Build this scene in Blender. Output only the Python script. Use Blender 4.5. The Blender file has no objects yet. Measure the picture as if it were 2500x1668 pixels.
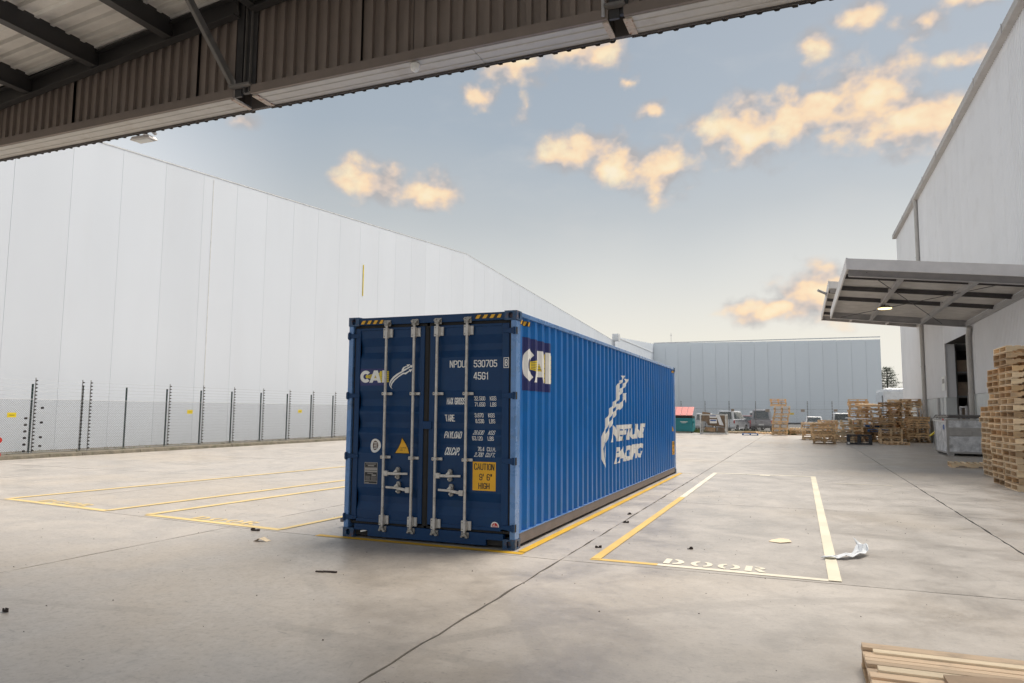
import bpy, bmesh, math, random
from mathutils import Vector, Matrix, Euler
from mathutils.geometry import tessellate_polygon
R_ = random.Random(7)
rad = math.radians
scene = bpy.context.scene
col = scene.collection

# ------------------------------------------------------------------ camera
CAM = Vector((5.6402, -8.1961, 1.6508))
yaw, pitch, roll, FL = -0.3787, 0.0968, 0.0078, 25.354
f = Vector((math.sin(yaw) * math.cos(pitch), math.cos(yaw) * math.cos(pitch), math.sin(pitch)))
r = Vector((math.cos(yaw), -math.sin(yaw), 0))
u = r.cross(f)
r2 = math.cos(roll) * r + math.sin(roll) * u
u2 = -math.sin(roll) * r + math.cos(roll) * u
cd = bpy.data.cameras.new('camera')
cam = bpy.data.objects.new('camera', cd)
col.objects.link(cam)
cam.matrix_world = Matrix(((r2.x, u2.x, -f.x, CAM.x), (r2.y, u2.y, -f.y, CAM.y), (r2.z, u2.z, -f.z, CAM.z), (0, 0, 0, 1)))
cd.lens = FL
cd.sensor_width = 36
cd.clip_end = 3000
scene.camera = cam
scene.render.resolution_x = 1024
scene.render.resolution_y = 683

# ------------------------------------------------------------------ light
EXPO = 1.75
scene.view_settings.view_transform = 'Standard'
scene.view_settings.look = 'None'
scene.view_settings.gamma = 1
scene.view_settings.use_curve_mapping = False
scene.view_settings.exposure = EXPO
SUN_EL, SUN_AZ = 57, 24      # degrees; azimuth clockwise from +Y
sd = bpy.data.lights.new('sun', 'SUN')
sd.energy = 1.5
sd.angle = rad(40)
sd.color = (1, .93, .83)
sun = bpy.data.objects.new('sun', sd)
col.objects.link(sun)
sdir = Vector((math.cos(rad(SUN_EL)) * math.sin(rad(SUN_AZ)), math.cos(rad(SUN_EL)) * math.cos(rad(SUN_AZ)), math.sin(rad(SUN_EL))))
sun.rotation_euler = sdir.to_track_quat('Z', 'Y').to_euler()
sun.location = (30, -10, 40)

world = bpy.data.worlds.new('World')
scene.world = world
world.use_nodes = True


class NT:
    def __init__(s, tree):
        s.t = tree
        s.n = tree.nodes
        s.l = tree.links

    def node(s, typ, **kw):
        n = s.n.new(typ)
        for k, v in kw.items():
            setattr(n, k, v)
        return n

    def put(s, n, key, v):
        if isinstance(v, bpy.types.NodeSocket):
            s.l.new(v, n.inputs[key])
        elif v is not None:
            n.inputs[key].default_value = v

    def math(s, op, a, b=None, c=None, clamp=False):
        n = s.node('ShaderNodeMath', operation=op, use_clamp=clamp)
        s.put(n, 0, a); s.put(n, 1, b); s.put(n, 2, c)
        return n.outputs[0]

    def vmath(s, op, a, b=None, out=0):
        n = s.node('ShaderNodeVectorMath', operation=op)
        s.put(n, 0, a); s.put(n, 1, b)
        return n.outputs[out]

    def mix(s, fac, a, b, mode='MIX'):
        n = s.node('ShaderNodeMix', data_type='RGBA', blend_type=mode)
        s.put(n, 'Factor', fac)
        for k, v in ((6, a), (7, b)):
            if isinstance(v, bpy.types.NodeSocket):
                s.l.new(v, n.inputs[k])
            else:
                n.inputs[k].default_value = (*v[:3], 1)
        return n.outputs[2]

    def ramp(s, fac, stops, interp='LINEAR'):
        n = s.node('ShaderNodeValToRGB')
        n.color_ramp.interpolation = interp
        el = n.color_ramp.elements
        while len(el) < len(stops):
            el.new(.5)
        for e, (p, c) in zip(el, stops):
            e.position = p
            e.color = (*c[:3], 1) if hasattr(c, '__len__') else (c, c, c, 1)
        s.put(n, 0, fac)
        return n.outputs[0]

    def noise(s, vec, scale, detail=3, rough=.5, dist=0, out=0):
        n = s.node('ShaderNodeTexNoise')
        s.put(n, 'Vector', vec); s.put(n, 'Scale', scale); s.put(n, 'Detail', detail)
        s.put(n, 'Roughness', rough); s.put(n, 'Distortion', dist)
        return n.outputs[out]

    def mrange(s, v, a, b, c=0, d=1, smooth=True):
        n = s.node('ShaderNodeMapRange', interpolation_type='SMOOTHSTEP' if smooth else 'LINEAR')
        s.put(n, 0, v); s.put(n, 1, a); s.put(n, 2, b); s.put(n, 3, c); s.put(n, 4, d)
        return n.outputs[0]


def build_world():
    t = NT(world.node_tree)
    t.n.clear()
    out = t.node('ShaderNodeOutputWorld')
    bg = t.node('ShaderNodeBackground')
    bg.inputs[1].default_value = .1
    t.l.new(bg.outputs[0], out.inputs[0])
    sky = t.node('ShaderNodeTexSky', sky_type='NISHITA', sun_disc=False)
    sky.sun_elevation = rad(SUN_EL); sky.sun_rotation = rad(SUN_AZ); sky.dust_density = 3
    tc = t.node('ShaderNodeTexCoord')
    d = t.vmath('NORMALIZE', tc.outputs['Generated'])
    sx = t.node('ShaderNodeSeparateXYZ'); t.l.new(d, sx.inputs[0])
    el = t.math('MULTIPLY', t.math('ARCSINE', sx.outputs[2]), 57.2958)
    az = t.math('MULTIPLY', t.math('ARCTAN2', sx.outputs[0], sx.outputs[1]), 57.2958)
    K = 10 / 2 ** EXPO
    c = lambda *v: tuple(x * K for x in v)
    wob = t.math('MULTIPLY', t.math('SUBTRACT', t.noise(d, 2.2, 3), .5), 7)
    e2 = t.math('DIVIDE', t.math('MAXIMUM', t.math('ADD', el, wob), 0), 90)
    grad = t.ramp(e2, [(0, (.84, .83, .79)), (.055, (.80, .76, .67)), (.11, (.66, .65, .60)), (.17, (.48, .50, .49)), (.24, (.35, .40, .435)), (.36, (.28, .33, .375)), (1, (.40, .44, .49))])
    k = t.node('ShaderNodeCombineXYZ')
    for i in range(3):
        k.inputs[i].default_value = K
    grad = t.vmath('MULTIPLY', grad, k.outputs[0])
    # hazy brightening towards the left of the yard, low over the long wall
    glow = t.math('MULTIPLY', t.mrange(az, -36, -56), t.mrange(el, 30, 12))
    grad = t.mix(t.math('MULTIPLY', glow, .85), grad, c(.92, .93, .94))
    base = t.mix(.93, sky.outputs[0], grad)
    # clouds: soft heaps at their own bearings
    cx = t.node('ShaderNodeCombineXYZ'); t.l.new(az, cx.inputs[0]); t.l.new(el, cx.inputs[1])
    P = cx.outputs[0]
    n1 = t.noise(P, .34, 5, .52, .2, out=1)
    off = t.vmath('MULTIPLY', t.vmath('SUBTRACT', n1, (.5, .5, .5)), (3.0, 2.0, 0))
    Pd = t.vmath('ADD', P, off)
    blobs = [(-2.9, 21.0, 3.2, 1.7, 1), (.9, 21.6, 2.6, 1.5, 1), (5.0, 21.6, 3.5, 2.3, 1), (8.9, 20.0, 3.2, 1.6, 1), (-16, 20.3, 2.7, 1.2, 1), (-13, 19.3, 2.1, 1.1, 1),
             (-10, 18.6, 2.4, 1.6, 1), (-33, 17.6, 2.9, 1.2, .95), (-29, 17.3, 3.4, 1.2, .75), (-21.7, 26.6, 2.9, 1.5, .8), (-15.2, 27.3, 2.6, 1.2, .8), (-24.5, 24.2, 1.5, .8, .8),
             (-20.8, 23.4, 1.3, 1.4, .5), (-10.7, 23.2, 1.3, .7, .8), (-11.9, 25.2, .7, .5, .5), (-1.2, 7.9, 3.4, .9, .95), (1.5, 8.7, 2.6, 1.5, 1), (4.6, 27.3, 1.9, 1.0, .75),
             (9.1, 26.1, 2.0, .9, .7), (2.2, 25.8, 2.0, 1.3, .6), (11.3, 23.4, 1.8, .8, .6), (12.0, 26.7, 2.5, .6, .7), (-42.9, 21.0, 2.0, .9, .55),
             (30, 22, 5, 2.5, .9), (55, 30, 7, 3, .9), (-75, 26, 7, 3, .9), (90, 24, 9, 4, .9), (140, 30, 9, 4, .9), (-120, 28, 9, 4, .9), (175, 22, 8, 3, .9)]
    dens = None
    for a, e, ra, re, w in blobs:
        q = t.vmath('MULTIPLY', t.vmath('SUBTRACT', Pd, (a, e, 0)), (1 / (ra * 1.45), 1 / (re * 1.5), 1))
        ln = t.vmath('LENGTH', q, out=1)
        v = t.math('SUBTRACT', w, ln)
        dens = v if dens is None else t.math('MAXIMUM', dens, v)
    n2 = t.noise(t.vmath('MULTIPLY', P, (1, 1.25, 1)), .42, 5, .50, .1)
    n3 = t.noise(t.vmath('ADD', t.vmath('MULTIPLY', P, (1, 1.3, 1)), (1.2, 1.0, 0)), .34, 3, .5)
    body = t.math('ADD', t.math('ADD', dens, .22), t.math('MULTIPLY', t.math('SUBTRACT', n2, .5), 1.6))
    dn = t.mrange(body, -.02, .85)
    ccol = t.ramp(t.math('ADD', t.math('SUBTRACT', t.math('MULTIPLY', n3, 1.35), .32), t.math('MULTIPLY', t.mrange(body, 0, 1.1), .30)), [(.36, (.46, .44, .44)), (.48, (.72, .60, .52)), (.60, (.98, .73, .49)), (.74, (1.0, .83, .56)), (.9, (1.0, .88, .66))])
    ccol = t.vmath('MULTIPLY', ccol, k.outputs[0])
    # thin veil
    veil = t.math('MULTIPLY', t.mrange(t.noise(t.vmath('MULTIPLY', P, (.6, 1.4, 1)), .13, 5, .6), .5, .8), .22)
    base = t.mix(veil, base, c(.72, .70, .67))
    t.l.new(t.mix(t.math('MULTIPLY', dn, .93), base, ccol), bg.inputs[0])


build_world()


# ------------------------------------------------------------------ materials
def mat(name, base, rough=.5, metal=0, var=.12, vscale=3, bump=0, bscale=40, rnd=0, spec=.5, fine=0, coat=0, dirt=None, dirt_amt=.0, dirt_scale=1.5, emit=None, stretch=None, rough_var=.1, shade=None):
    m = bpy.data.materials.new(name)
    m.use_nodes = True
    t = NT(m.node_tree)
    b = t.n['Principled BSDF']
    tc = t.node('ShaderNodeTexCoord')
    geo = t.node('ShaderNodeNewGeometry')
    P = geo.outputs['Position']
    if stretch:
        P = t.vmath('MULTIPLY', P, stretch)
    n = t.noise(P, vscale, 5, .6)
    dark = tuple(x * (1 - var) for x in base)
    lite = tuple(min(1, x * (1 + var)) for x in base)
    c = t.ramp(n, [(.3, dark), (.7, lite)])
    if fine:
        nf = t.noise(P, vscale * 14, 3, .7)
        c = t.mix(t.math('MULTIPLY', t.mrange(nf, .5, .72), fine), c, tuple(x * .55 for x in base))
    if dirt:
        nd = t.noise(P, dirt_scale, 6, .65)
        c = t.mix(t.math('MULTIPLY', t.mrange(nd, .5, .68), dirt_amt), c, dirt)
    if rnd:
        oi = t.node('ShaderNodeObjectInfo')
        hv = t.node('ShaderNodeHueSaturation')
        t.l.new(c, hv.inputs['Color'])
        t.put(hv, 'Value', t.mrange(oi.outputs['Random'], 0, 1, 1 - rnd, 1 + rnd, False))
        t.put(hv, 'Saturation', t.mrange(t.math('FRACT', t.math('MULTIPLY', oi.outputs['Random'], 7.3)), 0, 1, 1 - rnd, 1 + rnd * .6, False))
        c = hv.outputs[0]
    t.l.new(c, b.inputs['Base Color'])
    t.put(b, 'Roughness', t.mrange(n, .3, .7, max(.02, rough - rough_var * rough), rough + rough_var * rough))
    b.inputs['Metallic'].default_value = metal
    b.inputs['Specular IOR Level'].default_value = spec
    b.inputs['Coat Weight'].default_value = coat
    b.inputs['Coat Roughness'].default_value = .15
    if bump:
        bn = t.node('ShaderNodeBump')
        bn.inputs['Strength'].default_value = bump
        bn.inputs['Distance'].default_value = .01
        t.l.new(t.noise(P, bscale, 4, .6), bn.inputs['Height'])
        t.l.new(bn.outputs[0], b.inputs['Normal'])
    if emit:
        b.inputs['Emission Color'].default_value = (*emit[:3], 1)
        b.inputs['Emission Strength'].default_value = emit[3]
    return m


def concrete_mat(name, base, warm):
    m = bpy.data.materials.new(name)
    m.use_nodes = True
    t = NT(m.node_tree)
    b = t.n['Principled BSDF']
    P = t.node('ShaderNodeNewGeometry').outputs['Position']
    big = t.noise(P, .16, 4, .55)
    med = t.noise(P, 1.1, 6, .62, .4)
    fine = t.noise(P, 22, 5, .7)
    sw = t.noise(t.vmath('MULTIPLY', P, (.35, 1.6, 1)), 1.3, 6, .65, .8)
    c = t.ramp(med, [(.30, tuple(x * .84 for x in base)), (.50, base), (.70, tuple(x * 1.12 for x in base))])
    c = t.mix(t.math('MULTIPLY', t.mrange(big, .48, .66), .6), c, warm)
    c = t.mix(t.math('MULTIPLY', t.mrange(sw, .52, .68), .16), c, tuple(x * .60 for x in base))
    grain = t.noise(P, 75, 3, .7)
    c = t.mix(t.math('MULTIPLY', t.mrange(grain, .52, .75), .30), c, tuple(x * .5 for x in base))
    c = t.mix(t.math('MULTIPLY', t.mrange(fine, .50, .72), .45), c, tuple(x * .55 for x in base))
    m2 = t.noise(P, 6.5, 5, .68, .5)
    c = t.mix(t.math('MULTIPLY', t.mrange(m2, .52, .68), .34), c, tuple(x * .62 for x in base))
    c = t.mix(t.math('MULTIPLY', t.mrange(m2, .47, .36), .30), c, tuple(min(1, x * 1.28) for x in base))
    # scuffs and short drag marks
    v = t.node('ShaderNodeTexVoronoi', feature='F1')
    t.put(v, 'Vector', t.vmath('ADD', t.vmath('MULTIPLY', P, (1, 3.1, 1)), t.vmath('MULTIPLY', t.noise(P, 1.7, 3, out=1), (1.4, 1.4, 0))))
    v.inputs['Scale'].default_value = 2.9
    sp = t.math('MULTIPLY', t.mrange(v.outputs['Distance'], .12, .03), t.mrange(t.noise(P, 9, 3), .40, .60))
    c = t.mix(t.math('MULTIPLY', sp, .65), c, tuple(x * .3 for x in base))
    for (ang, scl, am) in ((.25, 1.6, .5), (-.5, 2.3, .45), (1.2, 1.9, .35)):
        rot = t.node('ShaderNodeVectorRotate', rotation_type='Z_AXIS')
        t.l.new(P, rot.inputs['Vector']); rot.inputs['Angle'].default_value = ang
        vv = t.node('ShaderNodeTexVoronoi', feature='F1')
        t.put(vv, 'Vector', t.vmath('MULTIPLY', rot.outputs[0], (.55, 5.5, 1))); vv.inputs['Scale'].default_value = scl
        ds = t.math('MULTIPLY', t.mrange(vv.outputs['Distance'], .10, .05), t.mrange(t.noise(P, 3.1 + scl, 3), .47, .6))
        c = t.mix(t.math('MULTIPLY', ds, am), c, tuple(x * .4 for x in base))
    v2 = t.node('ShaderNodeTexVoronoi', feature='F1')
    t.put(v2, 'Vector', P); v2.inputs['Scale'].default_value = 4.2
    sp2 = t.mrange(v2.outputs['Distance'], .05, .03)
    c = t.mix(t.math('MULTIPLY', t.math('MULTIPLY', sp2, t.mrange(t.noise(P, 2.3, 2), .5, .6)), .8), c, (.03, .028, .025))
    # curved tyre tracks
    for (cx_, cy_, rr, wd, am) in ((9.5, -7.5, 7.3, .13, .38), (9.6, -7.2, 5.5, .12, .34), (-6, -9, 11.5, .13, .3), (-6, -9, 9.9, .14, .3), (14, 8, 8.2, .12, .32), (14, 8.4, 6.6, .13, .3), (2, -16, 12.4, .11, .34), (-2, 16, 9.3, .12, .28), (6.7, .7, .62, .035, .3), (5.2, 1.3, .9, .02, .35)):
        q = t.vmath('SUBTRACT', P, (cx_, cy_, 0))
        q = t.vmath('ADD', q, t.vmath('MULTIPLY', t.noise(P, .35, 2, out=1), (.3, .3, 0)))
        ln = t.math('ABSOLUTE', t.math('SUBTRACT', t.vmath('LENGTH', q, out=1), rr + .2))
        k = t.math('MULTIPLY', t.mrange(ln, wd * .8, wd * .5), t.mrange(med, .4, .6))
        c = t.mix(t.math('MULTIPLY', k, am * .55), c, tuple(x * .35 for x in base))
    oi = t.node('ShaderNodeObjectInfo')
    hv = t.node('ShaderNodeHueSaturation')
    t.l.new(c, hv.inputs['Color'])
    t.put(hv, 'Value', t.mrange(oi.outputs['Random'], 0, 1, .95, 1.05, False))
    t.l.new(hv.outputs[0], b.inputs['Base Color'])
    t.put(b, 'Roughness', t.math('ADD', t.mrange(med, .3, .7, .27, .46), t.mrange(fine, .4, .7, 0, .12)))
    b.inputs['Specular IOR Level'].default_value = .75
    bn = t.node('ShaderNodeBump')
    bn.inputs['Strength'].default_value = .35
    bn.inputs['Distance'].default_value = .006
    t.l.new(t.math('ADD', t.math('MULTIPLY', fine, .5), med), bn.inputs['Height'])
    t.l.new(bn.outputs[0], b.inputs['Normal'])
    return m


def paint_line_mat(name, colr, wear=.5, lo=.5):
    m = bpy.data.materials.new(name)
    m.use_nodes = True
    t = NT(m.node_tree)
    b = t.n['Principled BSDF']
    P = t.node('ShaderNodeNewGeometry').outputs['Position']
    a = t.noise(P, 5, 6, .72)
    a2 = t.noise(P, .8, 3, .5)
    k = t.mrange(t.math('ADD', a, t.math('MULTIPLY', a2, .35)), lo + .20, lo + .42)
    n = t.noise(P, 1.5, 4)
    c = t.mix(t.mrange(n, .35, .65), colr, tuple(x * .86 for x in colr))
    c = t.mix(t.math('MULTIPLY', k, wear), c, (.42, .39, .35))
    t.l.new(c, b.inputs['Base Color'])
    b.inputs['Roughness'].default_value = .5
    return m


def wood_mat(name, a, b_, weather=.35):
    m = bpy.data.materials.new(name)
    m.use_nodes = True
    t = NT(m.node_tree)
    b = t.n['Principled BSDF']
    tc = t.node('ShaderNodeTexCoord')
    oi = t.node('ShaderNodeObjectInfo')
    P = tc.outputs['Object']
    dims = t.vmath('ADD', P, t.vmath('MULTIPLY', t.vmath('ADD', oi.outputs['Location'], (0, 0, 0)), (3.1, 1.7, 5.3)))
    g = t.noise(t.vmath('MULTIPLY', dims, (2.2, 22, 22)), 1.6, 5, .6, .3)
    g2 = t.noise(dims, 3.5, 4, .6)
    rnd = t.math('FRACT', t.math('ADD', oi.outputs['Random'], 0))
    basec = t.mix(rnd, a, b_)
    c = t.mix(t.math('MULTIPLY', t.mrange(g, .40, .72), .38), basec, tuple(x * .55 for x in a))
    c = t.mix(t.math('MULTIPLY', t.mrange(g2, .52, .7), weather), c, (.17, .15, .13))
    hv = t.node('ShaderNodeHueSaturation')
    t.l.new(c, hv.inputs['Color'])
    t.put(hv, 'Value', t.mrange(t.math('FRACT', t.math('MULTIPLY', oi.outputs['Random'], 13.7)), 0, 1, .72, 1.22, False))
    t.l.new(hv.outputs[0], b.inputs['Base Color'])
    b.inputs['Roughness'].default_value = .75
    bn = t.node('ShaderNodeBump'); bn.inputs['Strength'].default_value = .4; bn.inputs['Distance'].default_value = .004
    t.l.new(g, bn.inputs['Height']); t.l.new(bn.outputs[0], b.inputs['Normal'])
    return m


M = {}
M['concrete'] = concrete_mat('concrete', (.425, .385, .345), (.47, .40, .32))
M['joint'] = mat('joint_filler', (.02, .018, .016), .9)
M['soil'] = mat('soil', (.16, .13, .095), .95, var=.35, vscale=4, bump=.6)
M['asphalt'] = mat('asphalt', (.11, .105, .10), .9, var=.25, vscale=1)
M['kerb'] = mat('mossy_kerb', (.19, .165, .125), .9, var=.4, vscale=5, bump=.9, bscale=25, fine=.5, dirt=(.10, .10, .055), dirt_amt=.75, dirt_scale=3)
M['verge'] = mat('verge_dirt', (.15, .13, .10), .95, var=.3, vscale=3, bump=.8, fine=.4, dirt=(.12, .12, .07), dirt_amt=.6, dirt_scale=1.4)
M['y_strong'] = paint_line_mat('yellow_paint', (.72, .42, .015), .5, .62)
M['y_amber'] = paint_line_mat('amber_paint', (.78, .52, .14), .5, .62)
M['y_pale'] = paint_line_mat('glare_yellow_paint', (.85, .77, .58), .5, .6)  # yellow paled to put glare into the line colour
M['y_white'] = paint_line_mat('glare_worn_cream_paint', (.84, .77, .62), .6, .6)  # cream tone paints glare on right and far lines; noise adds wear
M['y_left'] = paint_line_mat('left_bay_paint', (.78, .58, .24), .5, .62)
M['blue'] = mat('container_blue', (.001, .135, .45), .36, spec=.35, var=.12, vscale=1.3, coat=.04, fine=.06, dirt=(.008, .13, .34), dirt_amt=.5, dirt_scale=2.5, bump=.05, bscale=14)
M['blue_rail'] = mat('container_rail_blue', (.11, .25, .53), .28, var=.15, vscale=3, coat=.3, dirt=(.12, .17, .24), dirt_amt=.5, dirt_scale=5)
M['navy'] = mat('door_shaded_blue', (.001, .036, .120), .42, spec=.32, var=.14, vscale=1.5, coat=.0, fine=.10, dirt=(.010, .04, .09), dirt_amt=.45, dirt_scale=3, bump=.05, bscale=12)  # container blue darkened for the door end, roof shade put into the colour
M['casting'] = mat('corner_casting', (.018, .065, .15), .4, var=.25, vscale=9, dirt=(.20, .085, .03), dirt_amt=.6, dirt_scale=14)
M['rail_grey'] = mat('bottom_rail_undercoat', (.17, .15, .155), .6, var=.2, vscale=5, dirt=(.18, .15, .13), dirt_amt=.4)
M['black'] = mat('black_rubber', (.014, .012, .011), .7, var=.3, vscale=9)
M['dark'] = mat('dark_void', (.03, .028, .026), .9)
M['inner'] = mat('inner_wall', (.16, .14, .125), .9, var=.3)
M['galv'] = mat('galvanised_rod', (.56, .54, .51), .42, metal=.2, var=.15, vscale=12, dirt=(.27, .23, .19), dirt_amt=.45, dirt_scale=18)
M['galv2'] = mat('galvanised_bracket', (.34, .325, .30), .45, metal=.4, var=.25, vscale=25)
M['white_vinyl'] = mat('white_vinyl', (.84, .83, .80), .45, var=.05, vscale=6)
M['navy_vinyl'] = mat('navy_vinyl', (.012, .018, .125), .35, var=.08)
M['yellow_vinyl'] = mat('yellow_vinyl', (.75, .58, .03), .4, var=.08)
M['amber_vinyl'] = mat('amber_vinyl', (.80, .42, .012), .4, var=.06)
M['black_vinyl'] = mat('black_vinyl', (.015, .014, .014), .45)
M['brown_vinyl'] = mat('brown_vinyl', (.10, .055, .035), .5)
M['red_vinyl'] = mat('red_vinyl', (.5, .01, .01), .45)
M['silver_print'] = mat('silver_print', (.33, .31, .29), .5)
M['wallwhite'] = mat('white_wall_panel', (.77, .815, .88), .5, var=.015, vscale=.35, rnd=.018, dirt=(.72, .75, .80), dirt_amt=.2, dirt_scale=.5, stretch=(1, 1, .25), rough_var=.15)
M['wallwhite2'] = mat('pale_blue_wall_panel', (.88, .93, .97), .55, var=.02, vscale=.2, rnd=.02, stretch=(1, 1, .25))
M['cap'] = mat('wall_capping', (.74, .75, .76), .5)
M['seam'] = mat('panel_seam_backing', (.62, .65, .70), .8)
M['clad'] = mat('ribbed_grey_cladding', (.82, .82, .83), .5, metal=.0, var=.02, vscale=.6, rnd=.015, dirt=(.60, .58, .56), dirt_amt=.15, dirt_scale=.7)
M['cladflat'] = mat('flat_grey_panel', (.80, .80, .81), .55, var=.05, vscale=.5)
M['precast'] = mat('precast_panel', (.68, .70, .69), .7, var=.1, vscale=1)
M['gutter'] = mat('gutter_grey', (.42, .395, .375), .5, var=.1)
M['pipe'] = mat('downpipe_grey', (.46, .44, .415), .5, var=.08)
M['steel'] = mat('grey_steel', (.42, .41, .41), .5, var=.12, vscale=3)
M['steel_dk'] = mat('dark_purlin', (.075, .07, .07), .6, var=.2)
M['fascia'] = mat('fascia_grey', (.72, .69, .67), .5, var=.06)
M['decklt'] = mat('roof_deck_underside', (.68, .65, .61), .5, var=.1, vscale=2)
M['roofclad'] = mat('eave_cladding', (.21, .17, .145), .55, var=.12, vscale=1.5, rnd=.03)
M['roofsteel'] = mat('eave_steel', (.042, .040, .040), .5, var=.15, vscale=3)
M['roofbrace'] = mat('brace_steel', (.16, .15, .14), .5, var=.15, vscale=4)
M['soffit'] = mat('soffit_metal', (.52, .50, .47), .45, var=.12, vscale=2, rnd=.02, dirt=(.36, .32, .28), dirt_amt=.5, dirt_scale=2)
M['trim_dk'] = mat('eave_trim', (.10, .09, .085), .6, var=.2)
M['rust'] = mat('rusty_steel', (.55, .47, .40), .8, var=.3, vscale=12, dirt=(.22, .07, .025), dirt_amt=.9, dirt_scale=12)
M['post'] = mat('fence_post_green', (.018, .05, .048), .6)
M['stay'] = mat('fence_stay_grey', (.38, .39, .40), .5, metal=.3)
M['wire'] = mat('fence_wire', (.33, .34, .355), .5, metal=.4)
M['insul'] = mat('black_insulator', (.02, .015, .015), .5)
M['ysign'] = mat('yellow_sign', (.78, .60, .02), .5)
M['bsign'] = mat('brown_sign', (.36, .31, .27), .7)
M['wood'] = wood_mat('pallet_wood', (.80, .52, .26), (.70, .48, .28))
M['wood_new'] = wood_mat('new_pallet_wood', (.92, .70, .44), (.88, .64, .40), .12)
M['wood_old'] = wood_mat('old_pallet_wood', (.58, .36, .18), (.56, .39, .23), .35)
M['wood_near'] = wood_mat('near_pallet_wood', (.74, .54, .36), (.66, .49, .33), .4)
M['wood_pale'] = wood_mat('pale_pallet_board', (.80, .66, .47), (.72, .58, .40), .1)
M['pblue'] = mat('blue_pallet_paint', (.03, .13, .34), .6, var=.25, vscale=9)
M['plastic'] = mat('black_plastic', (.035, .036, .042), .5, var=.2)
M['teal'] = mat('teal_steel', (.008, .215, .25), .4, var=.1)
M['redlid'] = mat('faded_red_lid', (.62, .17, .15), .5, var=.12)
M['cageframe'] = mat('cage_frame', (.62, .62, .60), .5)
M['card'] = mat('cardboard', (.42, .30, .20), .85, var=.2, vscale=4, rnd=.25)
M['glass'] = mat('car_glass', (.05, .065, .07), .08, spec=.8)
M['tyre'] = mat('tyre', (.02, .02, .02), .8)
M['rim'] = mat('wheel_rim', (.4, .4, .4), .35, metal=.8)
M['lamp_red'] = mat('tail_lamp', (.5, .015, .02), .2)
M['silver'] = mat('silver_paint', (.72, .74, .77), .3, metal=.1, coat=.5)
M['ugrey'] = mat('grey_paint', (.30, .29, .31), .3, metal=.3, coat=.5)
M['maroon'] = mat('maroon_paint', (.20, .02, .03), .3, coat=.6)
M['wpaint'] = mat('white_paint', (.72, .73, .74), .3, coat=.5)
M['bin'] = mat('mottled_galvanised', (.66, .66, .67), .42, metal=.15, var=.35, vscale=4.5, dirt=(.30, .31, .33), dirt_amt=.6, dirt_scale=3.5, bump=.5, bscale=5)
M['binframe'] = mat('bin_frame', (.42, .40, .38), .5, var=.15)
M['lid'] = mat('bin_lid', (.09, .085, .085), .6)
M['paper'] = mat('crumpled_paper', (.78, .80, .82), .8, var=.06, vscale=9)
M['leaf'] = mat('pine_foliage', (.10, .145, .095), .8, var=.4, vscale=2)
M['bark'] = mat('bark', (.13, .10, .08), .9)
M['grass'] = mat('dry_grass', (.16, .17, .06), .9, var=.4, vscale=6)
M['lamp_on'] = mat('lit_lamp', (1, .85, .5), .4, emit=(1, .72, .30, 1.1))
M['litter'] = mat('dark_litter', (.05, .035, .03), .9, var=.4)
M['bluelabel'] = mat('blue_label', (.03, .10, .35), .5)
M['redpaint'] = mat('red_paint', (.55, .03, .02), .4)


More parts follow.
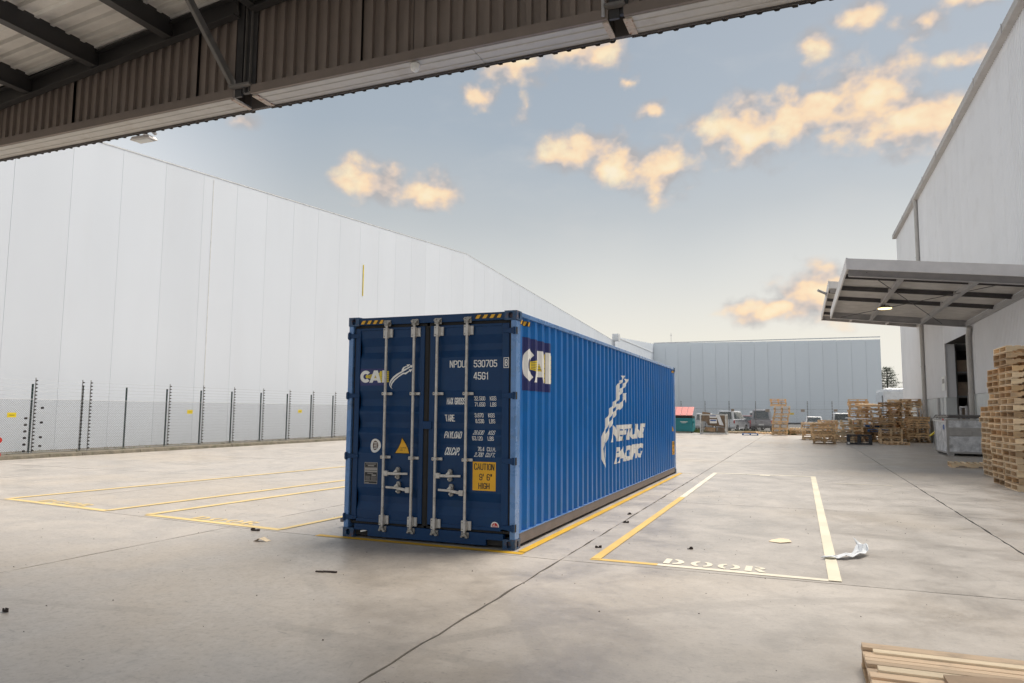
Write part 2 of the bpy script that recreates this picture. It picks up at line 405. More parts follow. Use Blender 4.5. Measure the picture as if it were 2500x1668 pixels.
# ------------------------------------------------------------------ builders
class MB:
    def __init__(s):
        s.v = []
        s.f = []

    def add(s, vs, fs):
        k = len(s.v)
        s.v += [tuple(p) for p in vs]
        s.f += [tuple(i + k for i in q) for q in fs]
        return s

    def box(s, x0, x1, y0, y1, z0, z1):
        return s.add([(x0, y0, z0), (x1, y0, z0), (x1, y1, z0), (x0, y1, z0), (x0, y0, z1), (x1, y0, z1), (x1, y1, z1), (x0, y1, z1)],
                     [(0, 3, 2, 1), (4, 5, 6, 7), (0, 1, 5, 4), (1, 2, 6, 5), (2, 3, 7, 6), (3, 0, 4, 7)])

    def hexa(s, p):
        return s.add(p, [(0, 3, 2, 1), (4, 5, 6, 7), (0, 1, 5, 4), (1, 2, 6, 5), (2, 3, 7, 6), (3, 0, 4, 7)])

    def bar(s, a, b, w, h, up=(0, 0, 1)):
        a, b = Vector(a), Vector(b)
        d = (b - a).normalized()
        up = Vector(up)
        if abs(d.dot(up)) > .98:
            up = Vector((0, 1, 0))
        x = d.cross(up).normalized() * (w / 2)
        z = x.cross(d).normalized() * (h / 2)
        return s.hexa([a - x - z, a + x - z, b + x - z, b - x - z, a - x + z, a + x + z, b + x + z, b - x + z])

    def cyl(s, a, b, r0, n=12, r1=None, cap=True):
        a, b = Vector(a), Vector(b)
        r1 = r0 if r1 is None else r1
        d = (b - a).normalized()
        up = Vector((0, 0, 1)) if abs(d.z) < .9 else Vector((1, 0, 0))
        x = d.cross(up).normalized()
        y = d.cross(x)
        vs = []
        for p, rr in ((a, r0), (b, r1)):
            vs += [p + (x * math.cos(6.28318 * i / n) + y * math.sin(6.28318 * i / n)) * rr for i in range(n)]
        fs = [(i, (i + 1) % n, n + (i + 1) % n, n + i) for i in range(n)]
        if cap:
            fs += [tuple(range(n))[::-1], tuple(range(n, 2 * n))]
        return s.add(vs, fs)

    def prism(s, pts, fn, a, b):
        """closed polygon pts (u,v) extruded from a to b; fn(u,v,w) -> xyz"""
        n = len(pts)
        vs = [fn(p[0], p[1], a) for p in pts] + [fn(p[0], p[1], b) for p in pts]
        tris = tessellate_polygon([[Vector((p[0], p[1], 0)) for p in pts]])
        fs = [tuple(t) for t in tris] + [tuple(i + n for i in t[::-1]) for t in tris]
        fs += [(i, (i + 1) % n, n + (i + 1) % n, n + i) for i in range(n)]
        return s.add(vs, fs)

    def mesh(s, name):
        me = bpy.data.meshes.new(name)
        me.from_pydata(s.v, [], s.f)
        bm = bmesh.new(); bm.from_mesh(me)
        bmesh.ops.recalc_face_normals(bm, faces=bm.faces)
        bm.to_mesh(me); bm.free()
        return me

    def obj(s, name, m, parent=None, bevel=0, smooth=False):
        me = s.mesh(name)
        return link(name, me, m, parent, bevel, smooth)


def link(name, me, m=None, parent=None, bevel=0, smooth=False):
    if m is not None and not me.materials:
        me.materials.append(M[m] if isinstance(m, str) else m)
    o = bpy.data.objects.new(name, me)
    col.objects.link(o)
    if parent is not None:
        o.parent = parent
        o.matrix_parent_inverse = Matrix.Translation(-parent.location) if PWORLD.get(parent.name) else Matrix()
    if smooth:
        for p in me.polygons:
            p.use_smooth = True
    if bevel:
        b = o.modifiers.new('bevel', 'BEVEL')
        b.width = bevel; b.segments = 2; b.limit_method = 'ANGLE'
    return o


PWORLD = {}


def thing(name, loc, label, cat, group=None, rz=0, world=True, kind=None):
    """Empty at the base of a thing. world=True: its parts are given in world coordinates."""
    o = bpy.data.objects.new(name, None)
    col.objects.link(o)
    o.location = loc
    o.rotation_euler = (0, 0, rz)
    o.empty_display_size = .2
    if world:
        PWORLD[o.name] = True
    tag(o, label, cat, group, kind)
    return o


def tag(o, label=None, cat=None, group=None, kind=None):
    if label: o['label'] = label
    if cat: o['category'] = cat
    if group: o['group'] = group
    if kind: o['kind'] = kind
    return o


def copy_tree(o, parent=None):
    c = o.copy()
    col.objects.link(c)
    if parent is not None:
        inv = o.matrix_parent_inverse.copy()
        c.parent = parent
        c.matrix_parent_inverse = inv
    for ch in list(o.children):
        copy_tree(ch, c)
    return c


def trap(total, pitch, h, flat=.68, web=.08, start=0.):
    """trapezoid rib profile points (s, d)"""
    pts = []
    s = start
    while s < total - 1e-6:
        for a, d in ((0, 0), (flat, 0), (flat + web, h), (1 - web, h)):
            q = s + a * pitch
            if q <= total + 1e-6:
                pts.append((q, d))
        s += pitch
    pts.append((total, pts[-1][1] if pts[-1][1] == 0 else pts[-1][1]))
    return pts


def ribbed(mb, pts, fn, a, b, th=.003):
    """sheet of real thickness: profile pts (s,d) swept from a to b; a, b may be functions of s"""
    A = a if callable(a) else (lambda s: a)
    B = b if callable(b) else (lambda s: b)
    n = len(pts)
    vs = []
    for off in (0, -th):
        for (s_, d) in pts:
            vs.append(fn(s_, d + off, A(s_)))
            vs.append(fn(s_, d + off, B(s_)))
    fs = []
    for i in range(n - 1):
        q = 2 * i
        fs.append((q, q + 2, q + 3, q + 1))
        w = 2 * n + 2 * i
        fs.append((w, w + 1, w + 3, w + 2))
        fs.append((q, w, w + 2, q + 2))
        fs.append((q + 1, q + 3, w + 3, w + 1))
    fs.append((0, 1, 2 * n + 1, 2 * n))
    e = 2 * (n - 1)
    fs.append((e, e + 2 * n, e + 2 * n + 1, e + 1))
    return mb.add(vs, fs)


# flat print: 2D polygons and lettering laid on a surface
def poly2d(loops):
    """first loop outer, further loops holes -> (verts, tris)"""
    vs = [Vector((p[0], p[1], 0)) for lp in loops for p in lp]
    tris = tessellate_polygon([[Vector((p[0], p[1], 0)) for p in lp] for lp in loops])
    return vs, [tuple(t) for t in tris]


def shapes(*loopsets):
    V, F = [], []
    for ls in loopsets:
        v, f_ = poly2d(ls)
        k = len(V)
        V += v
        F += [tuple(i + k for i in t) for t in f_]
    return V, F


def text2d(txt, x0, x1, y0, y1, bold=.0, shear=0, space=1.0):
    cu = bpy.data.curves.new('lettering', 'FONT')
    cu.body = txt
    cu.offset = bold
    cu.shear = shear
    cu.space_character = space
    cu.resolution_u = 4
    ob = bpy.data.objects.new('lettering_tmp', cu)
    me = bpy.data.meshes.new_from_object(ob)
    V = [v.co.copy() for v in me.vertices]
    F = [tuple(p.vertices) for p in me.polygons]
    bpy.data.objects.remove(ob); bpy.data.curves.remove(cu); bpy.data.meshes.remove(me)
    mx, Mx = min(v.x for v in V), max(v.x for v in V)
    my, My = min(v.y for v in V), max(v.y for v in V)
    out = [Vector((x0 + (v.x - mx) / (Mx - mx) * (x1 - x0), y0 + (v.y - my) / (My - my) * (y1 - y0), 0)) for v in V]
    return out, F



# narrow single stroke sign lettering: polylines in a unit box, True = closed
def _loop(x0=0, x1=1, y0=0, y1=1, cx_=.28, cy_=.13):
    return ([(x0 + cx_, y0), (x1 - cx_, y0), (x1, y0 + cy_), (x1, y1 - cy_), (x1 - cx_, y1), (x0 + cx_, y1), (x0, y1 - cy_), (x0, y0 + cy_)], True)


GL = {
    '0': [_loop()], 'O': [_loop()],
    'D': [([(0, 0), (.7, 0), (1, .14), (1, .86), (.7, 1), (0, 1)], True)],
    'C': [([(1, .22), (1, .13), (.72, 0), (.28, 0), (0, .13), (0, .87), (.28, 1), (.72, 1), (1, .87), (1, .78)], False)],
    'G': [([(1, .78), (1, .87), (.72, 1), (.28, 1), (0, .87), (0, .13), (.28, 0), (.72, 0), (1, .13), (1, .46), (.55, .46)], False)],
    'S': [([(0, .2), (0, .12), (.28, 0), (.72, 0), (1, .13), (1, .40), (.75, .52), (.25, .54), (0, .66), (0, .88), (.28, 1), (.72, 1), (1, .88), (1, .8)], False)],
    'N': [([(0, 0), (0, 1), (.12, 1), (.88, 0), (1, 0), (1, 1)], False)],
    'M': [([(0, 0), (0, 1), (.5, .35), (1, 1), (1, 0)], False)],
    'P': [([(0, 0), (0, 1), (.7, 1), (1, .87), (1, .58), (.7, .45), (0, .45)], False)],
    'R': [([(0, 0), (0, 1), (.7, 1), (1, .87), (1, .60), (.7, .48), (0, .48)], False), ([(.5, .46), (1, 0)], False)],
    'U': [([(0, 1), (0, .13), (.28, 0), (.72, 0), (1, .13), (1, 1)], False)],
    'A': [([(0, 0), (.5, 1), (1, 0)], False), ([(.2, .30), (.8, .30)], False)],
    'X': [([(0, 0), (1, 1)], False), ([(0, 1), (1, 0)], False)],
    'Y': [([(0, 1), (.5, .48), (.5, 0)], False), ([(1, 1), (.5, .48)], False)],
    'T': [([(0, 1), (1, 1)], False), ([(.5, .98), (.5, 0)], False)],
    'E': [([(1, 0), (0, 0), (0, 1), (1, 1)], False), ([(.05, .52), (.8, .52)], False)],
    'F': [([(0, 0), (0, 1), (1, 1)], False), ([(.05, .52), (.8, .52)], False)],
    'L': [([(0, 1), (0, 0), (1, 0)], False)],
    'I': [([(.5, 0), (.5, 1)], False)],
    'H': [([(0, 0), (0, 1)], False), ([(1, 0), (1, 1)], False), ([(.05, .5), (.95, .5)], False)],
    'K': [([(0, 0), (0, 1)], False), ([(.08, .42), (1, 1)], False), ([(.3, .56), (1, 0)], False)],
    'B': [([(0, 0), (.7, 0), (1, .12), (1, .42), (.75, .53), (.95, .64), (.95, .88), (.7, 1), (0, 1)], True), ([(.05, .53), (.72, .53)], False)],
    '1': [([(.25, .8), (.6, 1), (.6, 0)], False)],
    '2': [([(0, .8), (0, .88), (.28, 1), (.72, 1), (1, .87), (1, .65), (0, .12), (0, 0), (1, 0)], False)],
    '3': [([(0, .8), (0, .88), (.28, 1), (.72, 1), (1, .88), (1, .64), (.72, .53), (1, .42), (1, .13), (.72, 0), (.28, 0), (0, .13), (0, .2)], False), ([(.4, .53), (.68, .53)], False)],
    '4': [([(.75, 0), (.75, 1), (.6, 1), (0, .3), (0, .24), (1, .24)], False)],
    '5': [([(0, .18), (0, .12), (.28, 0), (.72, 0), (1, .13), (1, .45), (.72, .58), (.05, .56), (.08, 1), (.95, 1)], False)],
    '6': [([(1, .82), (1, .88), (.72, 1), (.28, 1), (0, .87), (0, .13), (.28, 0), (.72, 0), (1, .13), (1, .42), (.72, .55), (.06, .53)], False)],
    '7': [([(0, 1), (1, 1), (.95, .8), (.35, 0)], False)],
    '8': [([(.28, 0), (.72, 0), (1, .12), (1, .42), (.78, .53), (.96, .65), (.96, .88), (.7, 1), (.3, 1), (.04, .88), (.04, .65), (.22, .53), (0, .42), (0, .12)], True), ([(.3, .53), (.7, .53)], False)],
    '9': [([(0, .18), (0, .12), (.28, 0), (.72, 0), (1, .13), (1, .87), (.72, 1), (.28, 1), (0, .87), (0, .58), (.28, .45), (.94, .47)], False)],
    '.': [([(.5, -.02), (.5, .13)], False)], "'": [([(.5, .72), (.5, 1.02)], False)], '"': [([(.2, .72), (.2, 1.02)], False), ([(.8, .72), (.8, 1.02)], False)],
}
NARROW = {'.': .35, "'": .3, '"': .55, 'I': .3, '1': .75, ' ': .55}


def ribbon2d(pts, closed, w):
    n = len(pts)
    P_ = [Vector((a, b)) for a, b in pts]
    L_, R2 = [], []
    for i in range(n):
        if closed:
            a, b, c = P_[i - 1], P_[i], P_[(i + 1) % n]
        else:
            a, b, c = P_[max(0, i - 1)], P_[i], P_[min(n - 1, i + 1)]
        d1 = (b - a).normalized() if (b - a).length > 1e-9 else (c - b).normalized()
        d2 = (c - b).normalized() if (c - b).length > 1e-9 else d1
        n1, n2 = Vector((-d1.y, d1.x)), Vector((-d2.y, d2.x))
        m_ = (n1 + n2)
        m_ = m_.normalized() if m_.length > 1e-6 else n1
        k = (w / 2) / max(.45, m_.dot(n1))
        e = Vector((0, 0))
        if not closed and i == 0: e = -d2 * w * .45
        if not closed and i == n - 1: e = d1 * w * .45
        L_.append(b + m_ * k + e); R2.append(b - m_ * k + e)
    vs = [Vector((p.x, p.y, 0)) for pq in zip(L_, R2) for p in pq]
    fs = [(2 * i, 2 * i + 1, 2 * ((i + 1) % n) + 1, 2 * ((i + 1) % n)) for i in range(n if closed else n - 1)]
    return vs, fs


def sign2d(s_, x0, x1, z0, z1, w, shear=0):
    """two layers of strokes, so that crossing strokes are not in one plane"""
    adv = [NARROW.get(c, 1) for c in s_]
    gap = .42
    tot = sum(adv) + gap * (len(s_) - 1)
    u = (x1 - x0 - w) / tot
    h = z1 - z0 - w
    x = x0 + w / 2
    layers = [([], []), ([], []), ([], [])]
    for c, a in zip(s_, adv):
        for li, (pts, cl) in enumerate(GL.get(c, [])):
            q = [(x + p[0] * a * u + shear * p[1] * h, z0 + w / 2 + p[1] * h) for p in pts]
            V, F = ribbon2d(q, cl, w)
            Lv, Lf = layers[min(li, 2)]
            k = len(Lv)
            Lv += V; Lf += [tuple(i + k for i in t_) for t_ in F]
        x += (a + gap) * u
    return layers


def lay(name, VF, m, parent, fn, axis=None, cuts=()):
    me = bpy.data.meshes.new(name)
    me.from_pydata([tuple(v) for v in VF[0]], [], VF[1])
    bm = bmesh.new(); bm.from_mesh(me)
    bmesh.ops.remove_doubles(bm, verts=bm.verts, dist=1e-6)
    if axis is not None:
        lo = min(v.co[axis] for v in bm.verts); hi = max(v.co[axis] for v in bm.verts)
        no = Vector((1, 0, 0)) if axis == 0 else Vector((0, 1, 0))
        for c in cuts:
            if lo < c < hi:
                bmesh.ops.bisect_plane(bm, geom=bm.verts[:] + bm.edges[:] + bm.faces[:], plane_co=no * c, plane_no=no)
    for v in bm.verts:
        v.co = Vector(fn(v.co.x, v.co.y))
    bm.to_mesh(me); bm.free()
    return link(name, me, m, parent)


def circ(cx_, cy_, rx, ry=None, n=24, a0=0, a1=360):
    ry = rx if ry is None else ry
    full = abs(a1 - a0) >= 360
    k = n if full else n + 1
    return [(cx_ + rx * math.cos(rad(a0 + (a1 - a0) * i / n)), cy_ + ry * math.sin(rad(a0 + (a1 - a0) * i / n))) for i in range(k)]


def rect(x0, x1, y0, y1):
    return [(x0, y0), (x1, y0), (x1, y1), (x0, y1)]


# ------------------------------------------------------------------ ground
g = MB().add([(-900, -600, -.12), (900, -600, -.12), (900, 1500, -.12), (-900, 1500, -.12)], [(0, 1, 2, 3)])
go = g.obj('ground', 'asphalt'); go['kind'] = 'structure'

pave = thing('pavement', (0, 0, 0), None, None)
pave['kind'] = 'structure'
MB().box(-17.75, 40, -14, 56, -.11, -.035).obj('joint_bed', 'joint', pave)
XS = [-17.72, -16.9, -11.9, -6.9, -1.87, 3.1, 8.08, 13.05, 18.05]
YS = [-14, -6.2, -.3, 5.6, 11.5, 17.4, 23.3, 29.2, 35.1, 41, 46.9, 55]


def yoff(x, j):
    o = 0 if x > 3 else (.3 * (3 - x) / 5 if x > -2 else .3 + .7 * (-2 - x) / 6 if x > -8 else 1.0 + .35 * (-8 - x) / 9)
    return o * (1 if j == 2 else .5 if j == 3 else .2 if j == 4 else 0)


def jit(a, b, n):
    return [R_.uniform(-.0045, .0045) if 0 < i < n else 0 for i in range(n + 1)]


for i in range(len(XS) - 1):
    for j in range(len(YS) - 1):
        wl = .008 if XS[i] in (3.1, 8.08) else .006
        wr_ = .008 if XS[i + 1] in (3.1, 8.08) else .006
        x0, x1 = XS[i] + wl, XS[i + 1] - wr_
        nseg = 26 if j < 4 else 2
        bot = [(x0 + (x1 - x0) * k / nseg, YS[j] + yoff(x0 + (x1 - x0) * k / nseg, j) + .008 + R_.uniform(-.005, .006)) for k in range(nseg + 1)]
        top = [(x0 + (x1 - x0) * k / nseg, YS[j + 1] + yoff(x0 + (x1 - x0) * k / nseg, j + 1) - .008 + R_.uniform(-.006, .005)) for k in range(nseg + 1)]
        ya, yb = bot[-1][1], top[-1][1]
        rs = [(x1 + R_.uniform(-.014, .008), ya + (yb - ya) * k / nseg) for k in range(1, nseg)]
        ya, yb = bot[0][1], top[0][1]
        ls = [(x0 + R_.uniform(-.008, .014), yb + (ya - yb) * k / nseg) for k in range(1, nseg)]
        loop = bot + rs + top[::-1] + ls
        MB().prism(loop, lambda a, b, w: (a, b, w), -.03, 0).obj('slab', 'concrete', pave)

# painted markings (sheets 4 mm proud)


def line(p0, p1, w, m, z=.004, name='painted_line'):
    p0, p1 = Vector((*p0, 0)), Vector((*p1, 0))
    d = (p1 - p0).normalized()
    n = Vector((-d.y, d.x, 0)) * (w / 2)
    L = (p1 - p0).length
    k = max(1, int(L / .35))
    vs, fs = [], []
    for i in range(k + 1):
        q = p0 + d * (L * i / k)
        e = R_.uniform(-.004, .004)
        vs += [tuple((q - n * (1 + e * 3))[:2]) + (z,), tuple((q + n * (1 + e * 3))[:2]) + (z,)]
    fs = [(2 * i, 2 * i + 2, 2 * i + 3, 2 * i + 1) for i in range(k)]
    return MB().add(vs, fs).obj(name, m, pave)


# bay under the container
line((-.35, -.07), (2.60, -.14), .12, 'y_strong', .004)
line((2.545, -.06), (2.56, 12.15), .10, 'y_strong', .008)
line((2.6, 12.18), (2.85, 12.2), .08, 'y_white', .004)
# right bay: lines step from amber to cream, glare painted in
line((3.455, -.10), (3.455, 6.4), .11, 'y_amber', .008)
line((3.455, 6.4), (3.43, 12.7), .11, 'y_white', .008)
line((3.40, -.105), (4.15, -.11), .10, 'y_amber', .004)
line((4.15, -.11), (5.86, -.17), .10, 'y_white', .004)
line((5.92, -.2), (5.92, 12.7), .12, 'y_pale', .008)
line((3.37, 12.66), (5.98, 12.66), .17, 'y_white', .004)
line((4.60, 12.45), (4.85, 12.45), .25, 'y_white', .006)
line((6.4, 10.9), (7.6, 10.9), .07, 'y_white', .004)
# left bays (continue behind the container)
A1, B1 = (-7.8, .81), (-4.8, .43)
line(A1, B1, .13, 'y_left', .004)
line((-7.78, .86), (-6.83, 9.8), .13, 'y_left', .008)
line((-6.83, 9.8), (-6.5, 12.9), .13, 'y_left', .008)
line((-4.84, .45), (-4.34, 7.2), .13, 'y_left', .008)
line((-4.34, 7.2), (-3.95, 12.8), .13, 'y_left', .008)
line((-3.87, .37), (-1.05, .07), .13, 'y_left', .004)
line((-3.87, .37), (-3.50, 5.8), .13, 'y_left', .008)
line((-3.50, 5.8), (-3.1, 12.6), .13, 'y_left', .008)
line((-1.08, .09), (-1.0, 1.6), .10, 'y_left', .008)
line((-1.0, 1.6), (-.6, 12.4), .10, 'y_left', .008)


def stencil(px, py, lw, lh, adv, slope, m):
    def ring(a0, a1, cx_, cy_, rx, ry, t_):
        return circ(cx_, cy_, rx, ry, 10, a0, a1) + circ(cx_, cy_, rx - t_, ry - t_ * .8, 10, a1, a0)
    L = {'D': [[rect(0, .3, 0, 1)], [ring(-88, 88, .42, .5, .5, .5, .27)]],
         'O': [[ring(100, 260, .44, .5, .44, .5, .25)], [ring(-80, 80, .56, .5, .44, .5, .25)]],
         'R': [[rect(0, .3, 0, 1)], [ring(-88, 88, .4, .72, .46, .27, .2)], [[(.42, .42), (.66, .46), (.95, 0), (.64, 0)]]]}
    for i, ch in enumerate('DOOR'):
        V, F = shapes(*L[ch])
        ox, oy = px + i * adv, py + i * adv * slope
        lay('stencil_letter', (V, F), m, pave, lambda a, b: (ox + a * lw, oy + b * lh + a * lw * slope, .0045))


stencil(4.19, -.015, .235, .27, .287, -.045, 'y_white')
stencil(-6.98, .80, .29, .26, .365, -.13, 'y_left')
stencil(-2.98, .36, .27, .24, .335, -.09, 'y_left')

# verge, kerb and far verge
mb = MB()
segs = 60
for i in range(segs):
    y0 = -14 + i * 1.2; y1 = y0 + 1.19
    j1, j2 = R_.uniform(-.012, .012), R_.uniform(-.012, .012)
    mb.hexa([(-17.95, y0, -.05), (-17.73 + j1, y0, -.05), (-17.73 + j2, y1, -.05), (-17.95, y1, -.05),
             (-17.95, y0, .12), (-17.78 + j1, y0, .115 + j1), (-17.78 + j2, y1, .115 + j2), (-17.95, y1, .12)])
    o = mb.obj('kerb_stone', 'kerb', pave, .012)
    mb = MB()
vg = MB().box(-20.05, -17.95, -16, 136, -.05, .118).obj('verge', 'verge'); vg['kind'] = 'structure'
fv = MB().box(-17.9, 13, 55.0, 60.4, -.1, .02).obj('verge', 'soil'); fv['kind'] = 'structure'
MB().box(-17.9, 13, 55.6, 55.9, -.1, .10).obj('kerb', 'kerb')['kind'] = 'structure'

# grass tufts
mb = MB()


def tuft(cx_, cy_, n, h, sp, z=.02):
    for _ in range(n):
        x, y = cx_ + R_.gauss(0, sp), cy_ + R_.gauss(0, sp * .5)
        hh = h * R_.uniform(.4, 1.1); dx, dy = R_.uniform(-.12, .12), R_.uniform(-.12, .12)
        w = .012
        mb.add([(x - w, y, z), (x + w, y, z), (x + dx, y + dy, z + hh)], [(0, 1, 2)])


for _ in range(150):
    tuft(R_.uniform(-5, 12), R_.uniform(54.9, 60), 26, R_.uniform(.08, .28), .25)
for cx_, cy_ in ((-1.9, 53.5), (4.95, 52.3), (-2.3, 54), (4.7, 58.5), (5, 57.5)):
    tuft(cx_, cy_, 160, .38, .25)
for _ in range(60):
    tuft(R_.uniform(-20, -18.2), R_.uniform(6, 30), 5, .10, .1, .118)
o = mb.obj('grass', 'grass'); tag(o, 'dry grass and weeds growing along the far fence and kerb', 'grass', kind='stuff')


# ------------------------------------------------------------------ long white warehouse on the left
def ltop(y):
    return 12.2 + (y - 11.6) * .0755 if y < 45.7 else 14.78 - (y - 45.7) * .0475


wh = thing('white_warehouse', (-20, 40, 0), 'long white panelled warehouse wall running down the left side behind the fence', 'warehouse')
P0, PP = -4.6, 2.165
k = 0
while P0 + k * PP < 96:
    y0 = P0 + k * PP + .005; y1 = y0 + PP - .010
    for (a, b) in ([(y0, y1)] if not (y0 < 45.7 < y1) else [(y0, 45.7), (45.7, y1)]):
        MB().hexa([(-20.12, a, .1), (-20.0, a, .1), (-20.0, b, .1), (-20.12, b, .1), (-20.12, a, ltop(a)), (-20.0, a, ltop(a)), (-20.0, b, ltop(b)), (-20.12, b, ltop(b))]).obj('wall_panel', 'wallwhite', wh)
    k += 1
yend = P0 + k * PP
MB().prism([(-5, 0), (yend, 0), (yend, ltop(yend) - .05), (45.7, ltop(45.7) - .05), (-5, ltop(-5) - .05)], lambda a, b, w: (w, a, b), -20.13, -60).obj('building_core', 'seam', wh)
for (a, b) in ((-5, 45.7), (45.7, yend)):
    MB().bar((-20.14, a, ltop(a) + .03), (-20.14, b, ltop(b) + .03), .31, .05).obj('roof_capping', 'cap', wh)
MB().box(-20.0, -19.992, 17.62, 17.67, .12, ltop(17.6) - .1).obj('downpipe', 'cap', wh)
MB().box(-20.0, -19.97, 30.42, 30.50, 8.9, 10.9).obj('yellow_strip', 'ysign', wh)
MB().box(-20.15, -19.2, yend, yend + 1.2, 12.3, 13.35).obj('rain_head', 'cap', wh)

w2 = thing('white_warehouse', (-20, 115, 0), 'second white warehouse wall beyond the long one, just above the container', 'warehouse')
for k in range(15):
    y0 = yend + 1.3 + k * 2.2
    h = 12.9 + (y0 - 95) * .055
    MB().box(-20.1, -20.0, y0 + .01, y0 + 2.19, .1, h).obj('wall_panel', 'wallwhite', w2)
MB().box(-60, -20.11, yend + 1.3, yend + 34, 0, 12.6).obj('building_core', 'seam', w2)
MB().box(-20.2, -19.95, yend + 1.3, yend + 34.2, 13.0, 13.1).obj('ledge', 'cap', w2)

YF = 129.65
w3 = thing('pale_warehouse', (0, YF, 0), 'pale blue grey panelled warehouse closing the far end of the yard', 'warehouse')
x = -19.9
PF = 2.285
n = 17
for k in range(n):
    xa = -20.0 + k * PF
    h0 = 14.85 - .01 * (xa + 20)
    MB().box(xa + .014, xa + PF - .014, YF, YF + .12, .1, h0).obj('wall_panel', 'wallwhite2', w3)
MB().box(-20, 18.8, YF + .13, YF + 30, 0, 14.3).obj('building_core', 'seam', w3)
MB().box(-20, 18.86, YF - .05, YF + .2, 14.84, 15.0).obj('roof_capping', 'cap', w3)
MB().cyl((-17.0, YF + 2, 14), (-17.0, YF + 2, 16.9), .04, 6).box(-17.2, -16.8, YF + 1.98, YF + 2.02, 16.5, 16.56).obj('antenna_mast', 'steel', w3)

# white truck body and pine beyond the gap
tb = thing('box_truck', (15.5, 77, 0), 'white rounded box truck body parked past the pallet heap', 'truck')
MB().box(13.65, 17.9, 75, 83, .9, 4.35).obj('cargo_body', 'wpaint', tb, .35)
MB().box(13.9, 17.6, 75.4, 82.5, .5, .88).obj('chassis', 'dark', tb)
MB().box(13.60, 13.66, 75.3, 76.0, 1.6, 3.6).obj('side_window', 'glass', tb)
for yy in (76.5, 81):
    MB().cyl((13.9, yy, .5), (14.2, yy, .5), .5, 16).obj('wheel', 'tyre', tb)

tr = thing('pine_tree', (21.7, 150, 0), 'dark green pine tree with tiered branches in the gap beside the far wall', 'tree')
MB().cyl((21.7, 150, 0), (21.7, 150, 10.6), .28, 8, .05).obj('trunk', 'bark', tr)
mb = MB(); bmb = MB()
for lv in range(13):
    z = 4.4 + lv * .52 + R_.uniform(-.1, .1)
    L = 3.4 * (1 - lv / 14.5) ** .8 + .3
    for b in range(9):
        a = b * .698 + lv * .37 + R_.uniform(-.3, .3)
        LL = L * R_.uniform(.6, 1.1)
        tip = Vector((21.7 + math.cos(a) * LL, 150 + math.sin(a) * LL, z + .18 * LL - .15 + R_.uniform(-.15, .2)))
        o_ = Vector((21.7, 150, z))
        bmb.cyl(o_, tip, .028, 4, .01)
        for s in range(int(60 * LL / 2) + 20):
            t_ = R_.uniform(.35, 1)
            p = o_.lerp(tip, t_) + Vector((R_.gauss(0, .2), R_.gauss(0, .2), R_.gauss(0, .12)))
            d = Vector((R_.uniform(-1, 1), R_.uniform(-1, 1), R_.uniform(-.2, .5))).normalized() * .26
            e = d.cross(Vector((0, 0, 1))).normalized() * .06
            mb.add([p - e, p + e, p + d], [(0, 1, 2)])
cr = mb.obj('crown', 'leaf', tr)
bmb.obj('branches', 'bark', tr)


# ------------------------------------------------------------------ grey ribbed building on the right
rb = thing('ribbed_warehouse', (13, 23, 0), 'tall grey ribbed metal warehouse along the right side of the yard', 'warehouse')
ZT = 15.25
SW = 1.52


def clad(y0, w, z0, z1, th=.03):
    mb = MB()
    ribbed(mb, trap(w, .19, .028), lambda s, d, z: (13.0 - d, y0 + s, z), z0, z1, .002)
    return mb.obj('cladding_sheet', 'clad', rb)


y = -9.0
ys = []
while y < 42.7:
    w = min(SW, 42.9 - y)
    z0 = 2.6 if not (30.9 < y + w / 2 < 36.3) else 5.45
    # split sheets at the opening edges
    if y < 30.9 < y + w:
        clad(y, 30.9 - y, 2.6, ZT); clad(30.9, y + w - 30.9, 5.45, ZT)
    elif y < 36.3 < y + w:
        clad(y, 36.3 - y, 5.45, ZT); clad(36.3, y + w - 36.3, 2.6, ZT)
    else:
        clad(y, w, z0, ZT)
    y += SW
for k in range(5):
    MB().box(12.97, 13.05, 42.95 + k * 2.15, 42.95 + (k + 1) * 2.15 - .02, 2.6, ZT).obj('flat_panel', 'cladflat', rb)
MB().box(13.06, 40, -9, 30.9, 0, ZT - .05).obj('building_core', 'clad', rb)
MB().box(13.06, 40, 41.0, 53.7, 0, ZT - .05).obj('building_core', 'clad', rb)
MB().box(13.06, 13.42, 36.37, 40.99, 0, 5.44).box(13.07, 40, 36.37, 40.99, 5.46, ZT - .06).obj('building_core', 'clad', rb)
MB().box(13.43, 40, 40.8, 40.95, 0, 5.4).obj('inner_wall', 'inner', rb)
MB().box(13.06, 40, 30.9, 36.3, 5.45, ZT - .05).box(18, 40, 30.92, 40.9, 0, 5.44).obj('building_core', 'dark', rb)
MB().box(12.96, 13.44, 36.3, 36.36, 2.6, 5.44).obj('opening_jamb', 'clad', rb)
MB().box(12.965, 13.02, 36.24, 36.32, 2.6, 5.45).obj('corner_flashing', 'fascia', rb)
# precast base
yy = -9
while yy < 53.5:
    a, b = yy, min(yy + 2.6, 53.6)
    if b <= 30.95 or a >= 36.2:
        MB().box(13.0, 13.055, a + .01, b - .01, 0, 2.58).obj('precast_panel', 'precast', rb)
    yy += 2.6 if not (a < 30.9 and b > 30.9) else 2.6
MB().box(12.93, 13.43, 36.31, 36.36, 0, 2.59).box(12.93, 13.05, 36.36, 37.0, 0, 2.59).obj('precast_panel', 'precast', rb)
MB().box(12.9, 13.05, 38.5, 38.8, 0, 2.6).obj('column', 'steel', rb)
MB().box(12.9, 13.05, 30.5, 30.85, 0, 2.6).obj('column', 'steel_dk', rb)
